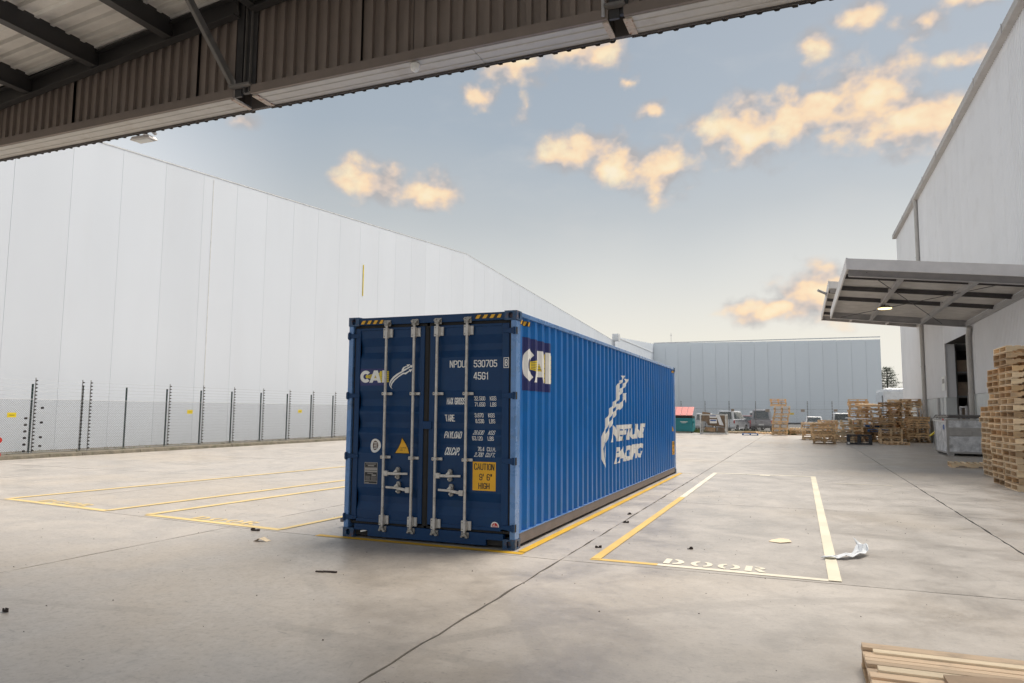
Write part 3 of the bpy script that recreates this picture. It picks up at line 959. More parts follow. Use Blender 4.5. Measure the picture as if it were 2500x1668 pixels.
# gutter and roof edge
MB().box(12.72, 13.0, -9, 53.95, ZT - .02, ZT + .30).obj('gutter', 'gutter', rb, .02)
MB().box(12.8, 40, -9, 53.9, ZT + .31, ZT + .36).obj('roof_sheet', 'gutter', rb)
for k in range(14):
    yk = -6 + k * 4.5
    MB().box(12.70, 12.718, yk, yk + .05, ZT - .04, ZT + .32).obj('gutter_strap', 'steel', rb)
# downpipes
d1 = MB().cyl((12.85, 42.9, 0), (12.85, 42.9, ZT), .11, 14)
for z in (1.9, 4.6, 8, 11.5):
    d1.cyl((12.85, 42.9, z), (12.85, 42.9, z + .07), .128, 14)
d1.obj('downpipe', 'pipe', rb, smooth=False)
d2 = MB().cyl((12.85, 29.7, 0), (12.85, 29.7, 5.2), .11, 14).cyl((12.85, 29.7, 5.2), (12.85, 29.35, 5.6), .11, 14).cyl((12.85, 29.7, 2.6), (12.85, 29.7, 2.68), .13, 14)
d2.obj('downpipe', 'pipe', rb)
# wall notice
MB().box(12.94, 12.955, 36.45, 37.35, 2.95, 3.75).obj('wall_notice', 'white_vinyl', rb)
MB().box(12.934, 12.939, 36.6, 37.2, 3.35, 3.6).obj('notice_print', 'silver_print', rb)
# racking inside the opening
for (xa, ya, lb) in ((13.55, 37.0, 'dark storage rack nearest the doorway in the right building opening'), (13.55, 38.6, 'dark storage rack behind the first one in the right building opening'), (15.2, 39.6, 'dark storage rack deepest inside the right building opening')):
    rk = thing('storage_rack', (xa, ya, 0), lb, 'rack', 'racks inside the building opening')
    for dx in (0, 1.3):
        for dy in (0, .5):
            MB().box(xa + dx, xa + dx + .08, ya + dy, ya + dy + .08, 0, 5.2).obj('upright', 'steel', rk)
    for z in (1.3, 2.6, 3.9):
        MB().box(xa, xa + 1.38, ya, ya + .6, z, z + .09).obj('shelf', 'steel', rk)
        MB().box(xa + .1, xa + R_.uniform(.7, 1.2), ya + .05, ya + .5, z + .09, z + R_.uniform(.5, .9)).obj('stored_carton', 'card', rk)
# bollard rail guard by the downpipes
for (ya, lb) in ((42.2, 'grey pipe guard rail around the far downpipe beside the pallets'), (29.2, 'grey pipe guard rail around the near downpipe behind the steel bin')):
    gr = thing('guard_rail', (12.5, ya, 0), lb, 'guard rail', 'pipe guard rails')
    for yy in (ya - .45, ya + .75):
        MB().cyl((12.45, yy, 0), (12.45, yy, 2.05), .05, 8).obj('post', 'steel', gr)
    for z in (1.25, 2.0):
        MB().cyl((12.45, ya - .45, z), (12.45, ya + .75, z), .035, 8).obj('rail', 'steel', gr)


# canopies on the right building
def canopy(name, y0, y1, xo, zo, z13, label, rafx, purl, cross):
    c = thing(name, (13, (y0 + y1) / 2, 0), label, 'canopy', 'canopies on the ribbed warehouse')
    zf = lambda x: zo + (z13 - zo) * (x - xo) / (13 - xo)
    H = .36
    for yy in (y0, y1):
        a, b = (yy, yy + .06) if yy == y0 else (yy - .06, yy)
        MB().hexa([(xo, a, zo), (13, a, zf(13)), (13, b, zf(13)), (xo, b, zo), (xo, a, zo + H), (13, a, zf(13) + H), (13, b, zf(13) + H), (xo, b, zo + H)]).obj('fascia', 'fascia', c)
    MB().box(xo - .05, xo, y0 - .01, y1 + .01, zo - .01, zo + H + .02).obj('fascia', 'fascia', c)
    # deck sheets with ribs running to the wall
    n = 8
    wy = (y1 - y0 - .14) / n
    for i in range(n):
        ya = y0 + .07 + i * wy
        mb = MB()
        ribbed(mb, trap(wy - .004, .19, .028), lambda s, d, w: (w, ya + s, zf(w) + H - .05 - d), xo + .02, 12.98, .002)
        mb.obj('deck_sheet', 'decklt', c)
    # edge beams
    for yy, dz in ((y0 + .62, -.13), (y1 - .2, 0)):
        mb = MB()
        mb.bar((xo + .05, yy, zf(xo) + .14 + dz), (12.95, yy, zf(13) + .14 + dz), .03, .26).bar((xo + .05, yy, zf(xo) + .005 + dz), (12.95, yy, zf(13) + .005 + dz), .18, .02).bar((xo + .05, yy, zf(xo) + .28 + dz), (12.95, yy, zf(13) + .28 + dz), .18, .02)
        mb.obj('edge_beam', 'steel', c)
    for xr in rafx:
        z = zf(xr)
        mb = MB()
        mb.box(xr - .012, xr + .012, y0 + .72, y1 - .32, z, z + .2).box(xr - .08, xr + .08, y0 + .72, y1 - .32, z - .015, z)
        mb.obj('rafter', 'steel', c)
    for yp in purl:
        xs = [xo + .03] + [q for q in rafx if q < 12.9] + [12.95]
        for i in range(len(xs) - 1):
            a, b = xs[i] + .03, xs[i + 1] - .03
            MB().bar((a, yp, zf(a) + .2), (b, yp, zf(b) + .2), .06, .17).obj('purlin', 'steel_dk', c)
    if cross:
        ym = (y0 + y1) / 2
        MB().cyl((xo + .6, y0 + .6, zf(xo + .6) + .03), (11.9, y1 - .6, zf(11.9) + .03), .014, 6).obj('brace_rod', 'steel_dk', c)
        MB().cyl((xo + .4, y1 - .6, zf(xo + .4) + .02), (12.1, y0 + .9, zf(12.1) + .02), .014, 6).obj('brace_rod', 'steel_dk', c)
    # soffit strip along the wall
    mb = MB()
    mb.hexa([(12.1, y0 + .6, zf(12.1) + .02), (12.96, y0 + .6, zf(13) + .02), (12.96, y1 - .5, zf(13) + .02), (12.1, y1 - .5, zf(12.1) + .02),
             (12.1, y0 + .6, zf(12.1) + .05), (12.96, y0 + .6, zf(13) + .05), (12.96, y1 - .5, zf(13) + .05), (12.1, y1 - .5, zf(12.1) + .05)])
    return c, zf


c1, zf1 = canopy('loading_canopy', 17.45, 30.7, 7.24, 6.37, 5.72, 'near grey steel loading canopy with a lit round lamp, over the bin', (8.95, 11.1, 12.9), (19.9, 22.5, 25.2), True)
c2, zf2 = canopy('loading_canopy', 31.6, 45.4, 7.24, 8.05, 7.35, 'far grey steel loading canopy mostly hidden behind the nearer one', (8.95, 11.1, 12.9), (34, 37, 40, 43), False)
MB().hexa([(7.26, 30.9, 6.2), (7.4, 30.9, 6.2), (7.4, 31.0, 6.2), (7.26, 31.0, 6.2), (7.26, 30.9, 6.3), (7.4, 30.9, 6.3), (7.4, 31.0, 6.3), (7.26, 31.0, 6.3)])
hb = thing('canopy_lamp', (9.04, 25.0, 6.1), 'lit round high bay lamp hanging under the near loading canopy', 'lamp')
MB().cyl((9.04, 25.0, 6.03), (9.04, 25.0, 6.12), .29, 28, .17).obj('housing', 'steel_dk', hb)
MB().cyl((9.04, 25.0, 6.0), (9.04, 25.0, 6.028), .26, 28).obj('lens', 'lamp_on', hb)
MB().cyl((9.04, 25.0, 6.12), (9.04, 25.0, 6.40), .02, 6).obj('hanger', 'steel_dk', hb)
cc = thing('security_camera', (7.1, 34, 8.2), 'small bullet security camera on the outer edge of the far canopy', 'security camera')
MB().cyl((6.75, 33.6, 8.28), (7.15, 34, 8.14), .07, 10).obj('barrel', 'steel', cc)
MB().box(7.12, 7.2, 33.95, 34.05, 8.0, 8.2).obj('bracket', 'steel', cc)


# ------------------------------------------------------------------ roof ahead of the camera, back end cut short to light the foreground
rc = thing('roof_canopy', (0, -.2, 6.27), 'dark steel roof canopy with ribbed eave cladding crossing the top of the view', 'canopy')
yo = lambda x: .27 - .02 * x
yi = lambda x: yo(x) - .42
zb = 6.27
XL, XR = -13.0, 9.0
lowz = lambda x: min(7.24 + .10 * (x + 4.97), 7.50 + .10 * max(0, x + 1.6) if x > -1.6 else 99)
ptop = lambda x: 7.24 + .10 * (x + 4.97)
bays = [(-13, -9.2), (-9.1, -2.06), (-1.72, 3.66), (3.86, 9)]
# inner cladding sheets
for (a, b) in bays:
    x = a
    while x < b - .05:
        w = min(1.9, b - x)
        if 0 < b - x - w < .5: w = b - x
        for sm in (-7.5, -4.72, .99):
            if x + .05 < sm < x + w: w = sm - x
        mb = MB()
        x_ = x
        ribbed(mb, trap(w - (.012 if abs(x + w + 4.72) < .06 or abs(x + w - .99) < .06 or abs(x + w + 7.5) < .06 else .0), .19, .052, .56, .05), lambda s, d, z: (x_ + s, yi(x_ + s) + .03 - d, z), zb + .10, lambda s: ptop(x_ + s) + .30, .002)
        mb.obj('cladding_sheet', 'roofclad', rc)
        # outer skin, its ribs showing at the bottom edge
        mb = MB()
        ribbed(mb, trap(w - .004, .19, .032, .60, .1), lambda s, d, z: (x_ + s, yo(x_ + s) + d, z), zb - .045, lambda s: ptop(x_ + s) + .45, .004)
        mb.obj('outer_sheet', 'trim_dk', rc)
        x += w
    # bottom channel lip
    MB().hexa([(a, yi(a) - .05, zb), (b, yi(b) - .05, zb), (b, yi(b) + .0, zb), (a, yi(a) + .0, zb), (a, yi(a) - .05, zb + .13), (b, yi(b) - .05, zb + .13), (b, yi(b), zb + .13), (a, yi(a), zb + .13)]).obj('bottom_channel', 'roofclad', rc)
    # soffit with two shallow long ribs
    x = a
    while x < b - .05:
        e = min(x + 3.6, b)
        prof = [(0, 0), (.10, 0), (.11, .012), (.13, .012), (.14, 0), (.27, 0), (.28, .012), (.30, .012), (.31, 0), (.40, 0)]
        vs, fs = [], []
        for (s, d) in prof:
            vs += [(x + .003, yi(x) + .005 + s, zb - .004 - d), (e - .003, yi(e) + .005 + s, zb - .004 - d)]
        for (s, d) in prof:
            vs += [(x + .003, yi(x) + .005 + s, zb + .01), (e - .003, yi(e) + .005 + s, zb + .01)]
        n = len(prof)
        for i in range(n - 1):
            fs.append((2 * i, 2 * i + 1, 2 * i + 3, 2 * i + 2))
            q = 2 * n + 2 * i
            fs.append((q, q + 2, q + 3, q + 1))
        fs += [(0, 2 * n, 2 * n + 1, 1), (2 * n - 2, 2 * n - 1, 4 * n - 1, 4 * n - 2)]
        fs += [tuple([2 * i for i in range(n)] + [2 * n + 2 * i for i in reversed(range(n))]), tuple([2 * i + 1 for i in range(n)] + [2 * n + 2 * i + 1 for i in reversed(range(n))])]
        MB().add(vs, fs).obj('soffit_sheet', 'soffit', rc)
        x = e
    MB().hexa([(a, yo(a) - .02, zb - .03), (b, yo(b) - .02, zb - .03), (b, yo(b) + .0, zb - .03), (a, yo(a) + .0, zb - .03), (a, yo(a) - .02, zb + .03), (b, yo(b) - .02, zb + .03), (b, yo(b), zb + .03), (a, yo(a), zb + .03)]).obj('drip_trim', 'trim_dk', rc)
# frame posts at the breaks between bays, rusty end plates
for (xa, xb) in ((-2.06, -1.72), (3.66, 3.86)):
    xm = (xa + xb) / 2
    MB().box(xa + .02, xa + .14, yi(xm) - .02, yi(xm) + .02, zb, 7.9).obj('post_flange', 'roofsteel', rc)
    MB().box(xa + .14, xb + .04, yi(xm) - .0, yi(xm) + .06, zb + .05, 7.9).obj('post_web', 'roofsteel', rc)
    for q in (.2, .3, .40):
        if xa + q < xb + .03:
            MB().box(xa + q - .01, xa + q, yi(xm) - .04, yi(xm), zb + .05, 7.9).obj('post_rib', 'roofbrace', rc)
    MB().box(xa - .07, xa + .0, yi(xm) + .01, yo(xm) - .03, zb - .02, zb - .005).obj('end_plate', 'rust', rc)
    MB().box(xb - .02, xb + .08, yi(xm) + .01, yo(xm) - .03, zb - .022, zb - .007).obj('end_plate', 'rust', rc)
    MB().box(xa, xb, yo(xm) - .06, yo(xm) + .0, zb - .03, zb + .4).obj('gap_closer', 'trim_dk', rc)
    MB().box(xa - .02, xb + .02, yi(xm) - .12, yi(xm) - .02, zb + .12, zb + .15).obj('cleat', 'roofbrace', rc)
MB().bar((-2.1, -.12, 6.48), (-2.1, -1.15, 7.45), .075, .075).bar((-2.07, -.12, 6.48), (-2.07, -1.15, 7.45), .01, .11).obj('knee_brace', 'roofbrace', rc)
# bent conduit by the second break
MB().cyl((3.62, yi(3.6) - .08, zb + .02), (3.62, yi(3.6) - .08, zb + .30), .02, 8).cyl((3.62, yi(3.6) - .08, zb + .30), (3.76, yi(3.6) - .10, zb + .40), .02, 8).cyl((3.76, yi(3.6) - .10, zb + .40), (3.9, yi(3.6) - .1, zb + .40), .02, 8).obj('conduit', 'steel', rc)
# purlins along the yard, eave channel and deck
x = -4.97 - 1.64 * 4
while x < 9:
    z = ptop(x)
    MB().box(x - .012, x + .012, -5.4, yi(x) - .02, z, z + .33).box(x - .075, x + .075, -5.4, yi(x) - .04, z - .012, z).obj('purlin', 'roofsteel', rc)
    x += 1.64
for (a, b) in ((XL, -2.0), (-1.7, 3.7), (3.9, XR)):
    MB().bar((a, yi(a) - .06, ptop(a) + .12), (b, yi(b) - .06, ptop(b) + .12), .03, .30).bar((a, yi(a) - .1, ptop(a) - .04), (b, yi(b) - .1, ptop(b) - .04), .13, .02).bar((a, yi(a) - .1, ptop(a) + .25), (b, yi(b) - .1, ptop(b) + .25), .12, .02).obj('eave_channel', 'roofsteel', rc)
yy = -5.4
while yy < -.4:
    w = min(1.0, -.16 - yy)
    mb = MB()
    y_ = yy
    ribbed(mb, trap(w - .0, .25, .06, .66, .05), lambda s, d, x: (x, y_ + s, ptop(x) + .36 - d), XL, XR, .003)
    mb.obj('deck_sheet', 'decklt', rc)
    yy += 1.0
# eave roof strip closing the top
MB().hexa([(XL, -.7, ptop(XL) + .42), (XR, -.7, ptop(XR) + .42), (XR, yo(XR), ptop(XR) + .42), (XL, yo(XL), ptop(XL) + .42), (XL, -.7, ptop(XL) + .45), (XR, -.7, ptop(XR) + .45), (XR, yo(XR), ptop(XR) + .45), (XL, yo(XL), ptop(XL) + .45)]).obj('gutter_cover', 'roofsteel', rc)
MB().bar((-13, -5.3, 6.5), (9, -5.3, 8.7), .2, .4).obj('back_beam', 'roofsteel', rc)

fl = thing('flood_light', (-4.55, .45, 6.3), 'flat white flood light bracketed off the eave above the white wall', 'flood light')
MB().hexa([(-4.84, .44, 6.20), (-4.40, .46, 6.20), (-4.42, .66, 6.21), (-4.82, .64, 6.21), (-4.79, .44, 6.26), (-4.44, .46, 6.26), (-4.46, .64, 6.27), (-4.79, .62, 6.27)]).obj('lamp_head', 'fascia', fl, .01)
MB().box(-4.78, -4.46, .47, .62, 6.192, 6.199).obj('lens', 'precast', fl)
MB().bar((-4.62, .36, 6.40), (-4.62, .60, 6.30), .05, .03).bar((-4.42, .36, 6.40), (-4.42, .60, 6.30), .05, .03).obj('bracket', 'steel', fl)
dc = thing('dome_camera', (1.01, -.2, 6.25), 'white dome camera under the eave, centre of the soffit strip', 'security camera')
MB().cyl((1.0, -.11, 6.255), (1.0, -.11, 6.225), .06, 18).obj('base_ring', 'white_vinyl', dc)
dm = bmesh.new(); bmesh.ops.create_uvsphere(dm, u_segments=18, v_segments=10, radius=.058)
me = bpy.data.meshes.new('dome'); 
for v in dm.verts: v.co = Vector((v.co.x + 1.0, v.co.y - .11, v.co.z * 1.1 + 6.21))
dm.to_mesh(me); dm.free()
link('dome', me, 'white_vinyl', dc, smooth=True)


# ------------------------------------------------------------------ shipping container
ct = thing('shipping_container', (1.219, 6.1, 0), 'blue forty foot shipping container standing on its yellow painted bay', 'shipping container')
Wc, Lc, Hc = 2.438, 12.192, 2.896


def holed(fn, w, h, cx_, cy_, rx, ry, depth, N=28):
    """rectangle 0..w x 0..h with an oval hole; fn(a,b,d)->xyz"""
    vs, fs = [], []
    for i in range(N):
        a = 2 * math.pi * i / N
        dx, dy = math.cos(a), math.sin(a)
        tx = ((w - cx_) if dx > 0 else cx_) / max(1e-9, abs(dx)); ty = ((h - cy_) if dy > 0 else cy_) / max(1e-9, abs(dy))
        s = min(tx, ty)
        # snap corners
        p = (cx_ + dx * s, cy_ + dy * s)
        vs.append(fn(p[0], p[1], 0))
    for d in (0, depth):
        for i in range(N):
            a = 2 * math.pi * i / N
            # stadium like oval
            ca, sa = math.cos(a), math.sin(a)
            vs.append(fn(cx_ + rx * math.copysign(abs(ca) ** .7, ca), cy_ + ry * math.copysign(abs(sa) ** .8, sa), d))
    for i in range(N):
        j = (i + 1) % N
        fs.append((i, j, N + j, N + i))
        fs.append((N + i, N + j, 2 * N + j, 2 * N + i))
    # corner fillers
    cs = [(0, 0), (w, 0), (w, h), (0, h)]
    for c in cs:
        ang = math.atan2(c[1] - cy_, c[0] - cx_) % (2 * math.pi)
        i = int(ang / (2 * math.pi) * N)
        k = len(vs)
        vs.append(fn(c[0], c[1], 0))
        fs.append((i % N, k, (i + 1) % N))
    return vs, fs


def casting_mesh():
    mb = MB()
    w, l, h, D = .162, .178, .118, .045
    mb.add(*holed(lambda a, b, d: (w - a, d, b), w, h, w * .5, h * .5, .030, .040, D))      # end face (-y)
    mb.add(*holed(lambda a, b, d: (w - d, a, b), l, h, l * .5, h * .5, .026, .040, D))      # side face (+x)
    mb.add([(0, 0, h), (w, 0, h), (w, l, h), (0, l, h)], [(0, 1, 2, 3)])
    mb.add([(0, 0, 0), (w, 0, 0), (w, l, 0), (0, l, 0)], [(3, 2, 1, 0)])
    mb.add([(0, 0, 0), (0, l, 0), (0, l, h), (0, 0, h)], [(0, 1, 2, 3)])
    mb.add([(0, l, 0), (w, l, 0), (w, l, h), (0, l, h)], [(0, 1, 2, 3)])
    mb.box(.05, w - .05, .05, l - .05, .01, h - .01)
    me = bpy.data.meshes.new('corner_casting'); me.from_pydata(mb.v, [], mb.f)
    return me


cm = casting_mesh()
for xs in (0, 1):
    for ysd in (0, 1):
        for zs in (0, 1):
            o = link('corner_casting', cm, 'casting', ct)
            sx_, sy_, sz_ = (1 if xs else -1), (-1 if ysd else 1), (1 if zs else -1)
            loc = Vector((Wc - .162 if xs else .162, Lc if ysd else 0, Hc - .118 if zs else .118 + .002))
            o.matrix_basis = Matrix.Translation(loc) @ Matrix.Diagonal((sx_, sy_, sz_, 1))

for xs in (0, 1):
    for ysd in (0, 1):
        x0, x1 = (.006, .075) if not xs else (Wc - .075, Wc - .006)
        if ysd == 0:
            mb = MB().box(x0, x1, .004, .155, .119, Hc - .119)
            mb.obj('corner_post', 'blue_rail', ct, .006)
        else:
            MB().box(x0 - (.05 if xs else 0), x1 + (0 if xs else .05), Lc - .15, Lc - .006, .119, Hc - .119).obj('corner_post', 'blue_rail', ct, .008)
for xs in (0, 1):
    x0, x1 = (.006, .07) if not xs else (Wc - .07, Wc - .006)
    MB().box(x0, x1, .179, Lc - .179, Hc - .062, Hc - .004).obj('top_rail', 'blue_rail', ct, .006)
    xa, xb = (.012, .06) if not xs else (Wc - .06, Wc - .012)
    MB().box(xa, xb, .179, Lc - .179, .042, .168).box(xa - (0 if not xs else -.0), xb, .179, Lc - .179, .168, .172).obj('bottom_rail', 'rail_grey', ct, .004)
    MB().box(x0, x1, .156, Lc - .16, .173, .183).obj('rail_lip', 'blue_rail', ct)
MB().box(.08, Wc - .08, .1, Lc - .1, .05, .13).obj('floor_frame', 'dark', ct)
for k in range(30):
    pass
# corrugated sides
CP, CD = .278, .036
y_start = .16


def side_profile():
    pts = [(y_start, 0), (y_start + .075, 0)]
    s = y_start + .075
    while s + .278 < Lc - .2:
        pts += [(s + .068, -CD), (s + .138, -CD), (s + .206, 0), (s + .278, 0)]
        s += .278
    pts.append((Lc - .155, 0))
    return pts


SP = side_profile()


def prof_at(pts, q):
    for (a, d0), (b, d1) in zip(pts, pts[1:]):
        if a <= q <= b:
            return d0 + (d1 - d0) * (q - a) / max(1e-9, b - a)
    return 0


mb = MB()
ribbed(mb, SP, lambda s, d, z: (Wc - .016 + d, s, z), .180, Hc - .060, .002)
mb.obj('side_wall', 'blue', ct)
mb = MB()
ribbed(mb, SP, lambda s, d, z: (.016 - d, s, z), .180, Hc - .060, .002)
mb.obj('side_wall', 'blue', ct)
mb = MB()
ribbed(mb, trap(Wc - .2, .23, -.04, .3, .2), lambda s, d, z: (.1 + s, Lc - .02 + d, z), .15, Hc - .1, .002)
mb.obj('front_wall', 'blue', ct)
mb = MB()
ribbed(mb, trap(Lc - .2, .21, .012, .5, .12), lambda s, d, x: (x, .1 + s, Hc - .03 + d), .07, Wc - .07, .002)
mb.obj('roof_sheet', 'blue', ct)
MB().box(.162, Wc - .162, Lc - .1, Lc - .006, Hc - .1, Hc - .01).box(.162, Wc - .162, Lc - .1, Lc - .006, .03, .15).obj('front_end_rails', 'blue', ct, .005)

# door end
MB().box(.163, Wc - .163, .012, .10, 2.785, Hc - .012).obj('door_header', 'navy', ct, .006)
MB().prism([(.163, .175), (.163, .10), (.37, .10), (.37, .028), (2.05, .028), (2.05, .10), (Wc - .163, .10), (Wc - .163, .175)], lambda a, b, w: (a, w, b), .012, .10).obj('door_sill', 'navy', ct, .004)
MB().box(.163, .37, .06, .09, .03, .1).obj('lift_pocket', 'dark', ct)
MB().box(2.05, Wc - .163, .06, .09, .03, .1).obj('lift_pocket', 'dark', ct)
for (p, q) in ((.26, .36),):
    MB().bar((.25, .05, .075), (.35, .03, .10), .03, .02).obj('pocket_latch', 'white_vinyl', ct)

TR = [(2.56, 2.50, 2.42, 2.33), (1.86, 1.80, 1.71, 1.64), (1.56, 1.50, 1.43, 1.36), (1.29, 1.23, 1.17, 1.09), (.60, .54, .46, .36)]
DZ = [(.235, 0)]
for a, b, c, d in TR[::-1]:
    DZ += [(d, 0), (c, .032), (b, .032), (a + .05, 0)]
DZ.append((2.735, 0))
DP = .036                                     # panel face behind y=0


def door_y(z):
    return DP + prof_at(DZ, z)


for side, (xa, xb, pa, pb) in enumerate(((.085, 1.175, .18, 1.09), (1.215, 2.353, 1.32, 2.24))):
    dr = MB()
    # corrugated centre panel
    vs, fs = [], []
    for (z, d) in DZ:
        vs += [(pa, DP + d, z), (pb, DP + d, z)]
    n = len(DZ)
    fs = [(2 * i, 2 * i + 1, 2 * i + 3, 2 * i + 2) for i in range(n - 1)]
    dr.add(vs, fs)
    # closers at trough ends
    for xx in (pa, pb):
        for (a, b, c, d) in TR:
            dr.add([(xx, DP, d), (xx, DP + .032, c), (xx, DP + .032, b), (xx, DP, a + .05)], [(0, 1, 2, 3)])
    me = bpy.data.meshes.new('door'); me.from_pydata(dr.v, [], dr.f)
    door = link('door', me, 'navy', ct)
    door['label'] = 'left container door' if side == 0 else 'right container door'
    PWORLD[door.name] = False
    MB().box(xa + .02, pa, .022, .075, .225, 2.745).obj('door_stile', 'navy', door, .006)
    MB().box(pb, xb - .02, .022, .075, .225, 2.745).obj('door_stile', 'navy', door, .006)
    MB().box(pa, pb, .024, .075, .205, .25).obj('door_rail', 'navy', door, .004)
    MB().box(pa, pb, .024, .075, 2.715, 2.745).obj('door_rail', 'navy', door, .004)
    # gasket
    MB().box(xa, xb, .045, .07, .178, .206).box(xa, xb, .045, .07, 2.746, 2.784).box(xa, xa + .02, .035, .07, .206, 2.746).box(xb - .02, xb, .035, .07, .206, 2.746).obj('gasket', 'black', door)
    # hinges
    for z in (2.645, 1.845, 1.05, .255):
        if side == 0:
            MB().hexa([(-.004, -.012, z - .04), (.19, .014, z - .018), (.19, .021, z - .018), (-.004, .004, z - .04), (-.004, -.012, z + .04), (.19, .014, z + .018), (.19, .021, z + .018), (-.004, .004, z + .04)]).cyl((.02, -.006, z - .05), (.02, -.006, z + .05), .016, 8).obj('hinge', 'navy', door, .003)
        else:
            MB().hexa([(2.25, .014, z - .018), (Wc - .03, -.012, z - .04), (Wc - .03, .004, z - .04), (2.25, .021, z - .018), (2.25, .014, z + .018), (Wc - .03, -.012, z + .04), (Wc - .03, .004, z + .04), (2.25, .021, z + .018)]).cyl((Wc - .03, -.006, z - .045), (Wc - .03, -.006, z + .045), .016, 8).obj('hinge', 'navy', door, .003)
            MB().box(Wc - .005, Wc - .002, .0, .045, z - .045, z + .045).obj('hinge_pocket', 'black', door)
    rods = (.605, 1.02) if side == 0 else (1.355, 1.775)
    for xr in rods:
        yr = -.018
        MB().cyl((xr, yr, .14), (xr, yr, 2.79), .0175, 14).obj('lock_rod', 'galv', door, smooth=False)
        for top, z0, z1, zc in ((1, 2.60, 2.735, 2.79), (0, .185, .315, .14)):
            MB().box(xr - .036, xr + .024, yr - .024, .02, z0, z1).box(xr + .024, xr + .034, yr + .004, .02, z0 + .01, z1 - .01).box(xr + .034, xr + .078, yr + .018, .024, z0 + .01, z1 - .01).obj('rod_bearing', 'galv', door, .005)
            for zz_ in (z0 + .025, z1 - .025):
                MB().cyl((xr - .018, yr - .027, zz_), (xr - .018, yr - .022, zz_), .006, 8).obj('bolt', 'black', door)
            # cam and keeper
            s = 1 if top else -1
            MB().cyl((xr, yr, zc - s * .03), (xr, yr, zc + s * .015), .022, 10).box(xr - .035, xr + .035, yr - .022, yr + .012, zc + s * .005 - .01, zc + s * .005 + .012).box(xr - .05, xr - .02, yr - .012, .015, zc + s * .022 - .01, zc + s * .022 + .01).box(xr + .012, xr + .048, yr - .014, .015, zc + s * .026 - .012, zc + s * .026 + .012).obj('rod_cam', 'galv2', door, .004)
            MB().box(xr - .05, xr + .05, -.004, .013, zc - .03, zc + .05 if top else zc + .03).obj('cam_keeper', 'galv2', door, .003)
        for z in (1.87, 1.05):
            MB().box(xr - .04, xr + .028, yr - .023, .02, z - .02, z + .02).box(xr + .028, xr + .088, yr + .018, .024, z - .018, z + .018).obj('rod_clamp', 'galv', door, .006)
            MB().cyl((xr - .022, yr - .026, z), (xr - .022, yr - .022, z), .006, 8).obj('bolt', 'black', door)
    # handles
    for (xr, dirn, z) in ((rods[0], 1, .845), (rods[1], -1, .645)):
        z2 = z + (.0 if dirn > 0 else .02)
        MB().box(min(xr + dirn * .018, xr + dirn * .075), max(xr + dirn * .018, xr + dirn * .075), -.045, -.008, z - .034, z + .034).obj('handle_hub', 'galv', door, .006)
        MB().bar((xr + dirn * .07, -.030, z), (xr + dirn * .20, -.030, z2), .016, .036).bar((xr + dirn * .19, -.030, z2), (xr + dirn * .365, -.030, z2 + .005), .016, .028).obj('door_handle', 'galv', door, .005)
        xc = xr + dirn * .20
        zc = z2 + .005
        MB().add(*(lambda V: (V, [tuple(range(16)), tuple(range(16, 32))[::-1]] + [(i, (i + 1) % 16, 16 + (i + 1) % 16, 16 + i) for i in range(16)]))([(xc + .028 * math.cos(a), yy, zc + .028 * math.sin(a) + (.05 if math.sin(a) > 0 else -.05)) for yy in (-.004, .03) for a in [2 * math.pi * (i + .5) / 16 for i in range(16)]])).obj('handle_plate', 'galv2', door, .004)
        MB().box(xc - .012, xc + .020, -.048, -.004, zc + .012, zc + .040).cyl((xc, -.05, zc - .045), (xc, 0, zc - .045), .011, 8).bar((xc - .03, -.04, zc + .01), (xc + .015, -.04, zc + .05), .02, .02).obj('handle_catch', 'galv', door, .004)
    DOORS = globals().setdefault('DOORS', [])
    DOORS.append(door)
MB().box(1.176, 1.214, .03, .065, .206, 2.746).obj('centre_gasket', 'black', ct)
MB().box(1.15, 1.28, .008, .024, 1.42, 1.52).obj('anti_rack_plate', 'navy', ct, .004)

dz_cuts = [z for z, _ in DZ]
EPS = .0025


def on_door(name, VF, m, side, lift=0, y=None):
    return lay(name, VF, m, DOORS[side], lambda a, b: (a, (door_y(b) if y is None else y) - EPS - lift, b), 1, dz_cuts)


def txt(s, x0, x1, z0, z1, side, m='white_vinyl', w=None, shear=0, lift=0, y=None):
    w = w or (z1 - z0) * .125
    V, F, Z_ = [], [], []
    me_parts = sign2d(s, x0, x1, z0, z1, w, shear)
    bm = bmesh.new()
    for li, (lv, lf) in enumerate(me_parts):
        if not lf: continue
        b2 = bmesh.new()
        vv = [b2.verts.new(p) for p in lv]
        for f_ in lf:
            b2.faces.new([vv[i] for i in f_])
        for c in dz_cuts:
            if z0 < c < z1:
                bmesh.ops.bisect_plane(b2, geom=b2.verts[:] + b2.edges[:] + b2.faces[:], plane_co=(0, c, 0), plane_no=(0, 1, 0))
        for v in b2.verts:
            a, b = v.co.x, v.co.y
            v.co = Vector((a, (door_y(b) if y is None else y) - EPS - lift - li * .0006, b))
        tmp = bpy.data.meshes.new('t'); b2.to_mesh(tmp); b2.free()
        bm.from_mesh(tmp); bpy.data.meshes.remove(tmp)
    me = bpy.data.meshes.new('lettering'); bm.to_mesh(me); bm.free()
    return link('lettering', me, m, DOORS[side])


